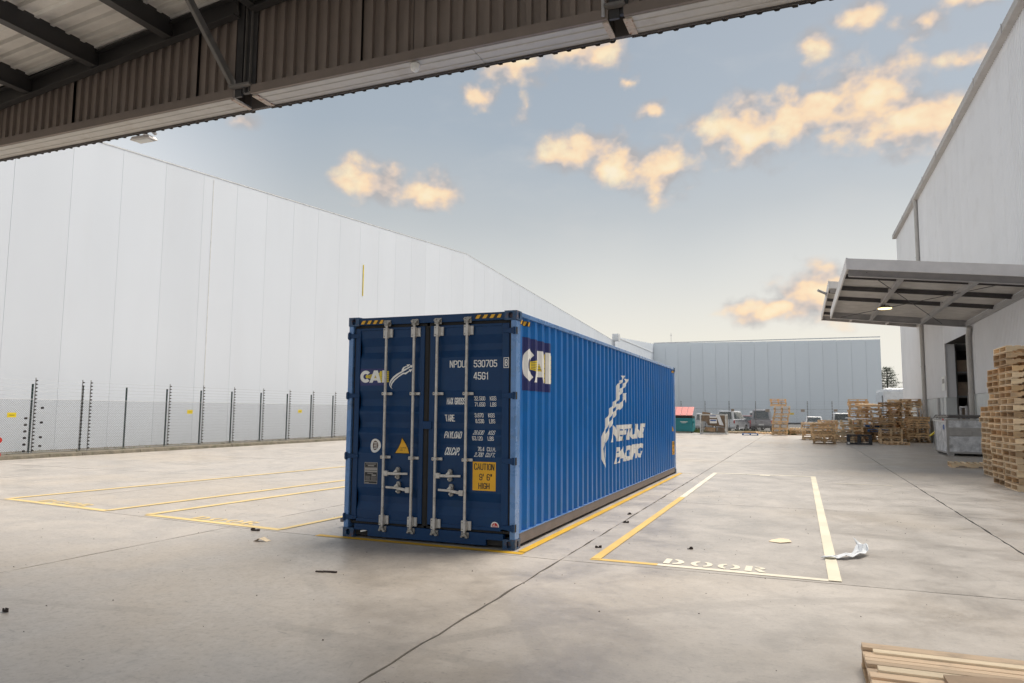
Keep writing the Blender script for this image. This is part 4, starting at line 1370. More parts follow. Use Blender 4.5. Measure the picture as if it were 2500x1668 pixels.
for a in (('NPDU', 1.515, 1.735, 2.20, 2.29), ('530705', 1.85, 2.17, 2.20, 2.29), ('45G1', 1.85, 2.06, 2.045, 2.138)):
    txt(*a, 1)
for a, sh in ((('MAX GROSS', 1.465, 1.73, 1.735, 1.82), 0), (('TARE', 1.455, 1.59, 1.52, 1.605), 0), (('PAYLOAD', 1.45, 1.69, 1.31, 1.395), .18), (('CU.CAP.', 1.455, 1.665, 1.10, 1.195), .18)):
    txt(*a, 1, shear=sh)
for s, xa, xb, z in (('32.500', 1.85, 2.0, 1.785), ('KGS', 2.065, 2.15, 1.785), ('71.650', 1.855, 2.0, 1.71), ('LBS', 2.07, 2.15, 1.71), ('3.870', 1.87, 1.99, 1.575), ('KGS', 2.055, 2.14, 1.575), ('8.530', 1.875, 1.99, 1.503), ('LBS', 2.06, 2.14, 1.503)):
    txt(s, xa, xb, z, z + .052, 1, w=.0062)
for s, xa, xb, z, sh in (('28.630', 1.85, 1.99, 1.362, .25), ('KGS', 2.055, 2.14, 1.362, .25), ('63.120', 1.84, 1.98, 1.29, 0), ('LBS', 2.05, 2.13, 1.29, 0), ('76.4', 1.905, 1.995, 1.158, 0), ('CU.M.', 2.03, 2.155, 1.158, 0), ('2.700', 1.87, 1.985, 1.09, .25), ('CU.FT.', 2.02, 2.15, 1.09, .25)):
    txt(s, xa, xb, z, z + .052, 1, w=.0062, shear=sh)
# check digit box lies on the stile
on_door('check_digit_frame', shapes([rect(2.262, 2.332, 2.185, 2.315), rect(2.270, 2.324, 2.193, 2.307)]), 'white_vinyl', 1, y=.022)
txt('8', 2.278, 2.316, 2.205, 2.295, 1, y=.022)
# caution plate
on_door('caution_sign', shapes([rect(1.855, 2.165, .68, 1.03)]), 'amber_vinyl', 1)
for a in (('CAUTION', 1.875, 2.147, .93, 1.01), ('9\' 6"', 1.945, 2.12, .805, .885), ('HIGH', 1.935, 2.085, .70, .775)):
    txt(*a, 1, m='black_vinyl', lift=.0015, w=.0105)
# round red and white sticker
on_door('round_sticker', shapes([circ(2.16, .262, .053, .053, 28)]), 'white_vinyl', 1)
on_door('sticker_disc', shapes([circ(2.16, .262, .040, .040, 28)]), 'red_vinyl', 1, .001)
on_door('lettering', text2d('dhc', 2.123, 2.197, .246, .280), 'white_vinyl', 1, .002)
on_door('sticker_bar', shapes([rect(2.150, 2.156, .278, .300)], [rect(2.162, 2.168, .224, .248)]), 'white_vinyl', 1, .002)
# hazard stripes on header


def stripes(xa, xb, z0, z1, n, mapf, par, nm='hazard_tape'):
    lay(nm, shapes([rect(xa, xb, z0, z1)]), 'black_vinyl', par, lambda a, b: mapf(a, b, .0015))
    w = (xb - xa) / (n * 2 - .6)
    V = []
    for i in range(n):
        x0 = xa + i * 2 * w
        x1 = min(x0 + w, xb)
        V.append([[(x0, z0), (x1, z0), (min(x1 + w * .6, xb), z1), (min(x0 + w * .6, xb), z1)]])
    lay('hazard_stripe', shapes(*V), 'amber_vinyl', par, lambda a, b: mapf(a, b, .003))


hd = lambda a, b, e: (a, .012 - e, b)
stripes(.185, .535, 2.80, 2.848, 4, hd, ct)
stripes(1.875, 2.235, 2.812, 2.858, 4, hd, ct)


# CAI mark, unit square-ish coordinates
def cai(fn_lay, x0, w, z0, h, rw, rz0, rz1, cr=.18):
    """letters span x0..x0+w, z0..z0+h; navy field rw wide from rz0 to rz1"""
    X = lambda q: x0 + q * w
    Z_ = lambda q: z0 + q * h
    fn_lay('logo_field', shapes([rect(rw[0], rw[1], rz0, rz1)]), 'navy_vinyl', 0)
    # C
    ro, ri = (cr, .5), (cr * .42, .22)
    cc_ = (cr, .5)
    C_ = [(X(cc_[0] + ro[0] * math.cos(rad(a))), Z_(cc_[1] + ro[1] * math.sin(rad(a)))) for a in range(40, 321, 12)] + [(X(cc_[0] + ri[0] * math.cos(rad(a))), Z_(cc_[1] + ri[1] * math.sin(rad(a)))) for a in range(316, 39, -12)]
    ray = []
    for i in range(6):
        a = (i - 2.5) * 7.5
        y0_, y1_ = .5 + (i - 2.5) * .035, .5 + (i - 2.5) * .115
        ray.append([[(X(.23), Z_(y0_ - .012)), (X(.78), Z_(y1_ - .045)), (X(.78), Z_(y1_ + .045)), (X(.23), Z_(y0_ + .012))]])
    fn_lay('logo_rays', shapes(*ray), 'yellow_vinyl', .0006)
    rr = []
    for xx0, xx1 in ((.72, .80), (.97, 1.05)):
        for i in range(6):
            q = .03 + i * .155
            rr.append([[(X(xx0), Z_(q)), (X(xx1), Z_(q)), (X(xx1), Z_(q + .13)), (X(xx0), Z_(q + .13))]])
    fn_lay('logo_rays', shapes(*rr), 'yellow_vinyl', .0008)
    fn_lay('logo_letter', shapes([C_]), 'white_vinyl', .0012)
    fn_lay('logo_dot', shapes([[(X(cr + .05 + .05 * math.cos(rad(a))), Z_(.5 + .14 * math.sin(rad(a)))) for a in range(0, 360, 15)]]), 'yellow_vinyl', .0014)
    A_ = [(X(.34), Z_(0)), (X(.46), Z_(0)), (X(.495), Z_(.18)), (X(.625), Z_(.18)), (X(.66), Z_(0)), (X(.775), Z_(0)), (X(.64), Z_(1)), (X(.50), Z_(1))]
    hole = [(X(.515), Z_(.36)), (X(.605), Z_(.36)), (X(.56), Z_(.62))]
    fn_lay('logo_letter', shapes([A_, hole]), 'white_vinyl', .0012)
    fn_lay('logo_letter', shapes([rect(X(.81), X(.975), Z_(0), Z_(1))]), 'white_vinyl', .0012)


cai(lambda nm, VF, m, lf: on_door(nm, VF, m, 0, lf), .183, .42, 2.018, .162, (.18, .60), 1.98, 2.205, .20)
# trident
T_out = [(0.682, 1.931), (0.652, 1.954), (0.633, 1.983), (0.632, 2.018), (0.649, 2.05), (0.688, 2.094), (0.741, 2.131), (0.813, 2.165), (0.819, 2.191), (0.838, 2.218), (0.898, 2.238), (0.885, 2.250), (0.941, 2.253), (0.905, 2.217), (0.899, 2.228), (0.855, 2.205), (0.845, 2.186), (0.944, 2.230), (0.931, 2.241), (0.992, 2.242), (0.956, 2.203), (0.950, 2.216), (0.853, 2.164), (0.768, 2.119), (0.702, 2.070), (0.663, 2.030), (0.650, 2.0), (0.654, 1.975)]
T_in = [(0.668, 1.960), (0.657, 1.985), (0.668, 2.020), (0.705, 2.060), (0.772, 2.108), (0.838, 2.147), (0.867, 2.144), (0.929, 2.175), (0.919, 2.186), (0.978, 2.189), (0.944, 2.150), (0.936, 2.163), (0.878, 2.123), (0.841, 2.127), (0.775, 2.090), (0.716, 2.046), (0.677, 1.999)]
on_door('trident_mark', shapes([T_out], [T_in]), 'white_vinyl', 0)
# class emblem
on_door('round_emblem', shapes([circ(.43, 1.19, .078, .09, 30)]), 'white_vinyl', 0)
on_door('emblem_centre', shapes([circ(.428, 1.192, .042, .062, 26)]), 'brown_vinyl', 0, .001)
sq = []
for i in range(5):
    z = 1.145 + i * .020
    sq.append([[(.402 + (i % 2) * .008, z), (.440, z + .004), (.438, z + .011), (.404, z + .008)]])
    sq.append([[(.444, z - .002), (.452 + (i % 2) * .006, z + .004), (.450, z + .014), (.443, z + .008)]])
on_door('emblem_figure', shapes(*sq), 'white_vinyl', 0, .002)
dots = []
for i in range(22):
    a = rad(i * 360 / 22)
    dots.append([circ(.43 + .061 * math.cos(a), 1.19 + .076 * math.sin(a), .0035, n=6)])
on_door('emblem_ring_print', shapes(*dots), 'silver_print', 0, .001)
# warning triangle
on_door('triangle_border', shapes([[(.728, 1.095), (.968, 1.095), (.842, 1.31), (.832, 1.31)]]), 'black_vinyl', 0)
on_door('triangle_sign', shapes([[(.745, 1.105), (.948, 1.105), (.837, 1.292)]]), 'amber_vinyl', 0, .001)
txt('SUPER', .808, .888, 1.162, 1.178, 0, m='black_vinyl', lift=.002)
txt('HEAVY', .806, .882, 1.134, 1.150, 0, m='black_vinyl', lift=.002)
# data plate
on_door('data_plate', shapes([rect(.288, .486, .695, .972)]), 'silver_print', 0, .001)
on_door('plate_field', shapes([rect(.295, .480, .90, .965)], [rect(.295, .480, .866, .872)], [rect(.295, .480, .735, .845)], [rect(.295, .480, .702, .728)]), 'black_vinyl', 0, .002)
pl = []
for z in (.953, .943):
    pl.append([rect(.315, .46, z, z + .004)])
pl += [[rect(.34, .435, .922, .935)], [rect(.30, .475, .904, .909)], [rect(.335, .42, .826, .834)], [rect(.40, .465, .800, .816)], [rect(.30, .36, .707, .714)]]
for i in range(6):
    pl.append([rect(.305, .375, .745 + i * .009, .748 + i * .009)]); pl.append([rect(.39, .47, .742 + i * .009, .745 + i * .009)])
on_door('plate_print', shapes(*pl), 'silver_print', 0, .003)

# print on the corrugated side
s_cuts = [q for q, _ in SP]


def on_side(name, VF, m, lift=0):
    return lay(name, VF, m, ct, lambda a, b: (Wc - .016 + prof_at(SP, a) + EPS + lift, a, b), 0, s_cuts)


cai(lambda nm, VF, m, lf: on_side(nm, VF, m, lf), .335, 1.085, 2.035, .43, (.29, 1.42), 1.92, 2.60, .19)
# trident on the side: same drawing, larger
tx0, tx1, tz0, tz1 = .632, .992, 1.931, 2.253
mp = lambda p: (4.20 + (p[0] - tx0) / (tx1 - tx0) * 2.12, .60 + ((p[1] - tz0) / (tz1 - tz0)) ** .95 * 1.78)
on_side('trident_mark', shapes([[mp(p) for p in T_out]], [[mp(p) for p in T_in]]), 'white_vinyl')
on_side('lettering', text2d('NEPTUNE', 4.86, 7.98, 1.10, 1.41, .07, .22, .92), 'white_vinyl')
on_side('lettering', text2d('PACIFIC', 5.12, 7.72, .69, .995, .07, .22, .95), 'white_vinyl')
on_side('caution_sign', shapes([rect(11.60, 11.98, .52, .88)]), 'amber_vinyl')
on_side('lettering', text2d('CAUTION', 11.63, 11.95, .78, .85, .01), 'black_vinyl', .0015)
on_side('lettering', text2d('9\' 6"', 11.68, 11.9, .67, .74, .01), 'black_vinyl', .0015)
on_side('lettering', text2d('HIGH', 11.68, 11.9, .55, .62, .01), 'black_vinyl', .0015)
on_side('triangle_sign', shapes([[(11.66, 1.15), (11.9, 1.15), (11.78, 1.30)]]), 'amber_vinyl')
on_side('white_mark', shapes([rect(11.66, 11.74, 1.62, 1.76)]), 'white_vinyl')
for (a, b) in ((.165, .50), (11.70, 12.02)):
    V = []
    for i in range(4):
        x0 = a + i * .09
        V.append([[(x0, 2.745), (x0 + .045, 2.745), (x0 + .075, 2.80), (x0 + .03, 2.80)]])
    on_side('hazard_tape', shapes([rect(a, b + .05, 2.74, 2.805)]), 'black_vinyl')
    on_side('hazard_stripe', shapes(*V), 'amber_vinyl', .0015)


# ------------------------------------------------------------------ left electric and chain link fence
XF = -18.7
ef = thing('chain_link_fence', (XF, 18, .118), 'tall chain link fence with black insulators in front of the long white wall', 'fence')
py = [8.70, 10.57, 12.42, 14.36, 16.2, 18.05, 20.0, 21.95, 23.9, 25.85, 27.8, 29.8, 31.8, 33.8, 35.8, 37.8, 39.8, 41.8, 43.8, 45.8, 47.8, 49.8, 51.8, 53.8, 55.8]
pm = MB().box(-.035, .035, -.012, .012, 0, 2.35).box(-.012, .012, -.03, .03, 0, 2.35).mesh('fence_post')
def stay_mesh(n=20, top=2.56):
    mb = MB().box(-.008, .008, -.016, .016, 0, top)
    return mb.mesh('insulator_stay')
def ins_mesh(n=20, top=2.56):
    mb = MB()
    for i in range(n):
        z = .10 + (top - .2) * i / (n - 1)
        mb.cyl((.008, .0, z), (.055, .045, z), .036, 8, .012)
    return mb.mesh('insulators')
sm_, im_ = stay_mesh(), ins_mesh()
for i, yy in enumerate(py):
    o = link('fence_post', pm, 'post', ef); o.matrix_basis = Matrix.Translation((XF, yy, .118))
    offs = [.02] if i not in (1, 2) else ([-.12, .22] if i == 1 else [])
    for dy in offs:
        tl = Matrix.Rotation(rad(R_.uniform(-.4, .4)) if dy < .25 else rad(-1.5), 4, 'X')
        o = link('insulator_stay', sm_, 'stay', ef); o.matrix_basis = Matrix.Translation((XF + .12, yy + dy, .118)) @ tl
        o = link('insulators', im_, 'insul', ef); o.matrix_basis = Matrix.Translation((XF + .12, yy + dy, .118)) @ tl; o['kind'] = 'stuff'
# corner insulators
mb = MB()
for k in range(6):
    mb.cyl((XF + .1, 8.45 - .0 * k, .2 + k * .22), (XF + .16, 8.45, .2 + k * .22), .04, 10)
for z in (.35, .65, 1.15, 1.65):
    mb.cyl((XF + .1, 9.0, z), (XF + .16, 9.0, z), .04, 10)
mb.obj('strain_insulators', 'insul', ef)
# chain mesh, straight crossing wires
mb = MB()
YA, YB, ZA, ZB = -6.0, 56.0, .14, 1.93
H_ = ZB - ZA
sp = .075
def ribwire(p, q, w=.0032):
    p, q = Vector(p), Vector(q)
    d = (q - p).normalized(); n_ = Vector((1, 0, 0)).cross(d) * w
    mb.add([p - n_, p + n_, q + n_, q - n_, p + Vector((w * 1.5, 0, 0)), q + Vector((w * 1.5, 0, 0))], [(0, 1, 2, 3), (0, 4, 5, 3), (1, 2, 5, 4)])
y = YA - H_
while y < YB:
    for s in (1, -1):
        a, b = (y, y + H_)
        za, zb_ = (ZA, ZB) if s > 0 else (ZB, ZA)
        # clip to range
        t0 = max(0, (YA - a) / H_); t1 = min(1, (YB - a) / H_)
        if t1 > t0:
            ribwire((XF + .04, a + t0 * H_, za + (zb_ - za) * t0), (XF + .04, a + t1 * H_, za + (zb_ - za) * t1))
    y += sp
cmesh = mb.obj('chain_mesh', 'wire', ef); cmesh['kind'] = 'stuff'
for z in (ZB, ZA):
    mb = MB(); mb.cyl((XF + .04, YA, z), (XF + .04, YB, z), .006, 5); mb.obj('line_wire', 'wire', ef)
for i in range(20):
    z = .118 + .10 + (2.56 - .2) * i / 19
    MB().cyl((XF + .16, 6.5, z), (XF + .16, 56, z), .0016 if z < 1.9 else .0028, 4).obj('fence_wire', 'wire', ef)
for (ya, za, lb) in ((7.94, 1.33, 'yellow warning sign on the fence, leftmost of the three'), (15.45, 1.45, 'yellow warning sign on the fence, middle of the three'), (22.77, 1.50, 'yellow warning sign on the fence nearest the container')):
    s = thing('warning_sign', (XF + .1, ya, za), lb, 'sign', 'yellow signs on the left fence')
    MB().box(XF + .175, XF + .18, ya - .15, ya + .15, za, za + .16).obj('sign_plate', 'ysign', s)
    MB().box(XF + .181, XF + .183, ya - .08, ya + .09, za + .07, za + .085).obj('sign_print', 'black_vinyl', s)
hy = thing('red_fitting', (-17.98, 7.14, .118), 'red fitting cut off by the left edge of the view beside the fence', 'pipe fitting')
MB().cyl((-17.98, 7.10, .118), (-17.98, 7.10, .75), .05, 10).obj('pipe', 'redpaint', hy)
MB().cyl((-18.0, 7.2, .62), (-17.92, 7.2, .62), .10, 14).obj('flange', 'redpaint', hy)
MB().cyl((-18.0, 7.2, .16), (-17.92, 7.2, .16), .09, 14).obj('flange', 'redpaint', hy)

# far fence
YFF = 59.0
ff = thing('electric_fence', (2, YFF, .02), 'far wire fence with notched insulator posts in front of the parked vehicles', 'fence')
for xx in (-8.6, -6.5, -4.42, -2.29, -.21, 2.03, 4.15, 6.26, 8.2, 10.2, 12.3):
    o = link('insulator_stay', sm_, 'stay', ff); o.matrix_basis = Matrix.Translation((xx, YFF, .1)) @ Matrix.Diagonal((1.6, 1.6, 1.04, 1))
    o = link('insulators', im_, 'insul', ff); o.matrix_basis = Matrix.Translation((xx, YFF - .02, .1)) @ Matrix.Rotation(rad(-90), 4, 'Z') @ Matrix.Diagonal((1.3, 1.3, 1.04, 1)); o['kind'] = 'stuff'
for i in range(20):
    z = .2 + 2.5 * i / 19
    MB().cyl((-17, YFF, z), (13, YFF, z), .002, 4).obj('fence_wire', 'wire', ff)
MB().cyl((-17, YFF + .1, 2.04), (13, YFF + .1, 2.04), .012, 5).obj('top_rail', 'wire', ff)
mb = MB()
y = -17 - 2
while y < 13:
    for s in (1, -1):
        za, zb_ = (.05, 2.04) if s > 0 else (2.04, .05)
        t0 = max(0, (-17 - y) / 2); t1 = min(1, (13 - y) / 2)
        p = Vector((y + t0 * 2, YFF + .1, za + (zb_ - za) * t0)); q = Vector((y + t1 * 2, YFF + .1, za + (zb_ - za) * t1))
        n_ = Vector((0, 1, 0)).cross((q - p).normalized()) * .0022
        mb.add([p - n_, p + n_, q + n_, q - n_, p - Vector((0, .004, 0)), q - Vector((0, .004, 0))], [(0, 1, 2, 3), (0, 4, 5, 3), (1, 2, 5, 4)])
    y += .09
o = mb.obj('chain_mesh', 'wire', ff); o['kind'] = 'stuff'
for (xa, xb, za, zb_, m, lb) in ((4.86, 5.17, 1.57, 1.72, 'ysign', 'small yellow sign on the far fence right of the leaning pallet stack'), (5.73, 6.04, 1.81, 2.02, 'bsign', 'small brown sign on the far fence, third from the left'), (8.32, 8.62, 1.85, 2.05, 'bsign', 'small brown sign on the far fence, rightmost'),
                        (-.04, .23, 1.81, 2.03, 'bsign', 'small brown sign on the far fence in front of the silver van'), (2.85, 3.2, 1.8, 2.02, 'bsign', 'small brown sign on the far fence in front of the grey ute canopy')):
    s = thing('fence_sign', (xa, YFF - .1, za), lb, 'sign', 'signs on the far fence')
    MB().box(xa, xb, YFF - .06, YFF - .05, za, zb_).obj('sign_plate', m, s)
    MB().box(xa + .06, xb - .06, YFF - .063, YFF - .061, (za + zb_) / 2 - .015, (za + zb_) / 2 + .015).obj('sign_print', 'silver_print', s)


# ------------------------------------------------------------------ vehicles
def vehicle(name, cx_, y0, label, cat, paint, W=1.8, L=4.7, H=1.9, belt=1.1, kind='van', rz=0, group='vehicles parked behind the far fence', light='lamp_red'):
    """local coords: rear at y=0, front at y=L, facing +y, seen from the rear"""
    t = thing(name, (cx_, y0, -.12), label, cat, group, rz, world=False)
    w = W / 2
    prof = {'van': [(0.04, .45), (0, .55), (0, belt), (.02, belt + .02), (L - 1.1, belt + .02), (L - .25, belt - .22), (L, .75), (L, .4), (L - .1, .3), (.15, .3)],
            'ute': [(0, .55), (-.02, .75), (0, 1.18), (L - 1.5, 1.18), (L - .15, 1.05), (L, .85), (L, .45), (L - .1, .35), (.2, .45)],
            'car': [(0, .45), (-.02, .7), (.05, belt), (.5, belt + .03), (L - 1.4, belt), (L - .2, belt - .22), (L, .65), (L, .35), (.15, .3)]}[kind]
    body = MB()
    n = len(prof)
    vs = []
    for sx_, ins in ((-1, .07), (-1, 0), (1, 0), (1, .07)):
        for (a, b) in prof:
            cy_, cz_ = L / 2, .75
            k = 1 - (ins * 1.2) if ins else 1
            vs.append((sx_ * (w - ins), cy_ + (a - cy_) * (1 - ins * .25), cz_ + (b - cz_) * k))
    fs = []
    for r_ in range(3):
        fs += [(r_ * n + i, r_ * n + (i + 1) % n, (r_ + 1) * n + (i + 1) % n, (r_ + 1) * n + i) for i in range(n)]
    fs += [tuple(range(n)), tuple(range(3 * n, 4 * n))[::-1]]
    body.add(vs, fs)
    body.obj('body', paint, t, .03)
    # greenhouse frustum
    g0, g1, r0, r1 = {'van': (.03, L - 1.15, .14, L - 2.1), 'ute': (.03, L - 1.5, .22, L - 2.3), 'car': (.25, L - 1.3, .75, L - 2.2)}[kind]
    zb_ = {'van': belt, 'ute': 1.16, 'car': belt}[kind]
    wi, wr = w - .08, w - .2
    cab = MB().hexa([(-wi, g0, zb_), (wi, g0, zb_), (wi, g1, zb_), (-wi, g1, zb_), (-wr, r0, H), (wr, r0, H), (wr, r1, H), (-wr, r1, H)])
    cab.obj('cabin', paint, t, .09)
    def facepanel(nm, a, b, m, u0, u1, v0, v1, which):
        # panel on rear (which='r') or sides
        P_ = []
        for (uu, vv) in ((u0, v0), (u1, v0), (u1, v1), (u0, v1)):
            z = zb_ + (H - zb_) * vv
            hw = wi + (wr - wi) * vv
            if which == 'r':
                yy = g0 + (r0 - g0) * vv
                P_.append(((-1 + 2 * uu) * hw, yy - .012, z))
            elif which == 'f':
                yy = g1 + (r1 - g1) * vv
                P_.append(((-1 + 2 * uu) * hw, yy + .012, z))
            else:
                s_ = 1 if which == 'R' else -1
                ya = g0 + (r0 - g0) * vv; yb2 = g1 + (r1 - g1) * vv
                P_.append((s_ * (hw + .012), ya + (yb2 - ya) * uu, z))
        inner = [(p[0] * .985, p[1] + (.03 if which == 'r' else -.03 if which == 'f' else 0), p[2]) for p in P_]
        MB().hexa(P_ + inner).obj(nm, m, t)
    facepanel('rear_window', 0, 0, 'glass', .1, .9, .12, .88, 'r')
    facepanel('windscreen', 0, 0, 'glass', .08, .92, .1, .9, 'f')
    for wh_ in 'RL':
        facepanel('side_window', 0, 0, 'glass', .08, .32, .14, .86, wh_)
        facepanel('side_window', 0, 0, 'glass', .36, .62, .14, .86, wh_)
        facepanel('side_window', 0, 0, 'glass', .66, .92, .14, .80, wh_)
    for s_ in (-1, 1):
        MB().box(s_ * (w - .02) - .07, s_ * (w - .02) + .03 if s_ < 0 else s_ * (w - .02) + .025, -.03, .12, .82, 1.12 if kind != 'car' else 1.0).obj('tail_lamp', light, t, .01)
        MB().box(s_ * (w + .09) - .07, s_ * (w + .09) + .07, L - 1.75, L - 1.65, belt, belt + .17).obj('wing_mirror', paint, t, .02)
        for yy in (.95, L - .95):
            MB().cyl((s_ * (w - .2), yy, .34), (s_ * (w + .01), yy, .34), .34, 20).obj('wheel', 'tyre', t)
            MB().cyl((s_ * (w), yy, .34), (s_ * (w + .02), yy, .34), .21, 14).obj('rim', 'rim', t)
    MB().box(-w + .04, w - .04, -.10, .1, .42, .62).obj('rear_bumper', paint if kind != 'ute' else 'steel_dk', t, .03)
    MB().box(-.24, .24, -.115, -.102, .5 if kind != 'ute' else .66, .62 if kind != 'ute' else .78).obj('number_plate', 'white_vinyl', t)
    MB().box(-.13, .13, -.04, .02, .95, 1.0).obj('tailgate_handle', 'steel_dk', t)
    return t


vehicle('parked_van', -1.0, 63.6, 'silver van with red tail lamps parked behind the cardboard cage', 'van', 'silver', 1.8, 4.7, 2.0, 1.12, 'van', rz=rad(-13))
vehicle('parked_ute', 2.25, 64.0, 'grey pickup with a hard canopy seen from behind, left of the leaning pallet stack', 'pickup', 'ugrey', 1.92, 5.2, 2.12, 1.2, 'ute')
vehicle('parked_car', .55, 70.0, 'maroon car between the silver van and the grey pickup', 'car', 'maroon', 1.75, 4.4, 1.55, .95, 'car', rz=rad(-10))
vehicle('parked_car', 1.0, 77.5, 'silver car beyond the maroon car, between van and pickup', 'car', 'silver', 1.75, 4.4, 1.95, 1.05, 'van')
vehicle('parked_car', -3.35, 66, 'white car seen between the teal bin and the cardboard cage', 'car', 'wpaint', 1.8, 4.5, 1.72, 1.0, 'van')
vehicle('parked_car', 6.9, 67, 'white low car behind the far left pallet stacks', 'car', 'wpaint', 1.75, 4.5, 1.52, .95, 'car')
vehicle('parked_car', 9.25, 64.5, 'white car with dark rear window behind the middle of the pallet heap', 'car', 'wpaint', 1.85, 4.7, 1.86, 1.1, 'van')

# ------------------------------------------------------------------ waste bin, cage
tb_ = thing('dumpster', (-3.3, 53.6, 0), 'teal green dumpster with a faded red lid beside the container', 'dumpster')
MB().prism([(53.0, .12), (53.0, 1.10), (54.6, 1.40), (54.8, .2), (54.5, .08)], lambda a, b, w: (w, a, b), -4.6, -2.62).obj('bin_body', 'teal', tb_, .03)
MB().box(-4.62, -2.58, 52.93, 53.0, 1.10, 1.22).obj('rim', 'teal', tb_, .01)
MB().box(-4.62, -2.60, 52.95, 52.99, .66, .72).obj('band', 'teal', tb_, .01)
for k in range(4):
    xa = -4.6 + k * .5
    MB().hexa([(xa + .01, 53.02, 1.42), (xa + .49, 53.02, 1.42), (xa + .49, 54.3, 2.12), (xa + .01, 54.3, 2.12), (xa + .01, 52.98, 1.46), (xa + .49, 52.98, 1.46), (xa + .49, 54.26, 2.17), (xa + .01, 54.26, 2.17)]).obj('lid_panel', 'redlid', tb_, .02)
MB().box(-4.6, -2.62, 53.0, 54.4, 1.2, 1.42).obj('lid_collar', 'dark', tb_)
MB().box(-2.58, -2.46, 53.1, 53.5, .8, 1.0).obj('lift_pocket', 'teal', tb_)
MB().box(-3.6, -3.0, 52.925, 52.929, .90, .94).box(-3.5, -3.1, 52.925, 52.929, .82, .85).obj('bin_label', 'white_vinyl', tb_)
for xx in (-4.5, -2.75):
    MB().cyl((xx, 53.3, .09), (xx + .06, 53.3, .09), .09, 12).obj('castor', 'tyre', tb_)

cg = thing('mesh_cage', (-.67, 50.9, 0), 'white framed wire cage holding flattened cardboard', 'cage')
cx0, cx1, cy0, cy1, cz = -1.63, .29, 50.3, 51.5, 1.52
for xx in (cx0, cx1):
    for yy in (cy0, cy1):
        MB().box(xx - .045, xx + .045, yy - .045, yy + .045, 0, cz).obj('corner_post', 'cageframe', cg)
for z in (.09, cz):
    for yy in (cy0, cy1):
        MB().box(cx0, cx1, yy - .03, yy + .03, z - .04, z + .04).obj('frame_rail', 'cageframe', cg)
    for xx in (cx0, cx1):
        MB().box(xx - .03, xx + .03, cy0, cy1, z - .04, z + .04).obj('frame_rail', 'cageframe', cg)
mb = MB()
q = cx0
while q < cx1:
    mb.box(q - .006, q + .006, cy0 - .006, cy0 + .006, .1, cz); mb.box(q - .006, q + .006, cy1 - .006, cy1 + .006, .1, cz); q += .1
z = .15
while z < cz:
    mb.box(cx0, cx1, cy0 - .008, cy0 + .004, z - .006, z + .006)
    mb.box(cx0 - .004, cx0 + .004, cy0, cy1, z - .006, z + .006); mb.box(cx1 - .004, cx1 + .004, cy0, cy1, z - .006, z + .006); z += .1
mb.obj('cage_mesh', 'steel_dk', cg)['kind'] = 'stuff'
boxes = [((-1.25, 50.6, 1.35), (.62, .03, .72), 'tall brown box flap standing up at the left of the cage'), ((-.75, 50.75, 1.15), (.9, .03, .75), 'brown cardboard sheet across the middle of the cage'), ((-.1, 50.7, 1.2), (.55, .03, .7), 'brown cardboard sheet at the right of the cage'),
         ((-.9, 50.45, .38), (.8, .35, .3), 'open cardboard box low in the cage at the left'), ((-.1, 50.5, .35), (.5, .4, .35), 'open cardboard box low in the cage at the right'), ((-.45, 51.0, .8), (1.4, .5, .35), 'flattened cardboard pile inside the cage')]
for (c, s, lb) in boxes:
    o = MB().box(-s[0] / 2, s[0] / 2, -s[1] / 2, s[1] / 2, -s[2] / 2, s[2] / 2).box(-s[0] / 2, s[0] / 2, -s[1] / 2 - .12, -s[1] / 2, s[2] / 2 - .03, s[2] / 2 - .02).obj('cardboard_box', 'card')
    o.location = c
    o.rotation_euler = (R_.uniform(-.12, .12), R_.uniform(-.15, .15), R_.uniform(-.2, .2))
    tag(o, lb, 'cardboard', 'cardboard in the wire cage')
for (xa, za, h_, lb) in ((-.90, 1.28, .22, 'white and blue label board hung high on the cage front'), (-.90, .86, .32, 'white and blue label board hung lower on the cage front')):
    s = thing('label_board', (xa, 50.2, za), lb, 'sign', 'label boards on the cage')
    MB().box(xa - .02, xa + .52, 50.21, 50.23, za, za + h_).obj('board', 'white_vinyl', s)
    MB().box(xa + .02, xa + .46, 50.203, 50.207, za + h_ * .55, za + h_ * .85).obj('board_print', 'bluelabel', s)
o = MB().hexa([(-.2, 50.24, .75), (.1, 50.22, .70), (.12, 50.26, .72), (-.18, 50.28, .77), (-.42, 50.24, 1.5), (-.2, 50.22, 1.52), (-.18, 50.26, 1.52), (-.4, 50.28, 1.5)]).obj('plastic_sheet', 'paper')
tag(o, 'pale plastic sheet hanging over the front of the cage', 'plastic sheet')


# ------------------------------------------------------------------ pallets
def stringer_pts(L=1.165, h=.10):
    p = [(0, 0), (.19, 0), (.21, .035), (.42, .035), (.44, 0), (.725, 0), (.745, .035), (.955, .035), (.975, 0), (L, 0), (L, h), (0, h)]
    return p


def pallet_parts(L=1.165, W_=1.1):
    """list of (name, mesh, matname, offset). origin: centre of base"""
    st = MB().prism(stringer_pts(L), lambda a, b, w: (a - L / 2, w, b), -.019, .019).mesh('stringer')
    db = MB().box(-.045, .045, -W_ / 2, W_ / 2, 0, .018).mesh('deck_board')
    wb = MB().box(-.06, .06, -W_ / 2, W_ / 2, 0, .018).mesh('deck_board')
    return st, db, wb


ORD = ['bottom', 'second', 'third', 'fourth', 'fifth', 'sixth', 'seventh', 'eighth', 'ninth', 'tenth', 'eleventh', 'twelfth', 'thirteenth', 'fourteenth', 'fifteenth', 'sixteenth', 'seventeenth', 'eighteenth', 'nineteenth', 'twentieth', 'twenty-first', 'twenty-second']


def rank(i, n):
    if i == 0: return 'bottom'
    if i == n - 1: return 'topmost'
    if i <= n // 2: return ORD[i] + ' from the bottom'
    return ORD[n - 1 - i] + ' from the top'


PM = pallet_parts()
PH = .147
proto = {}


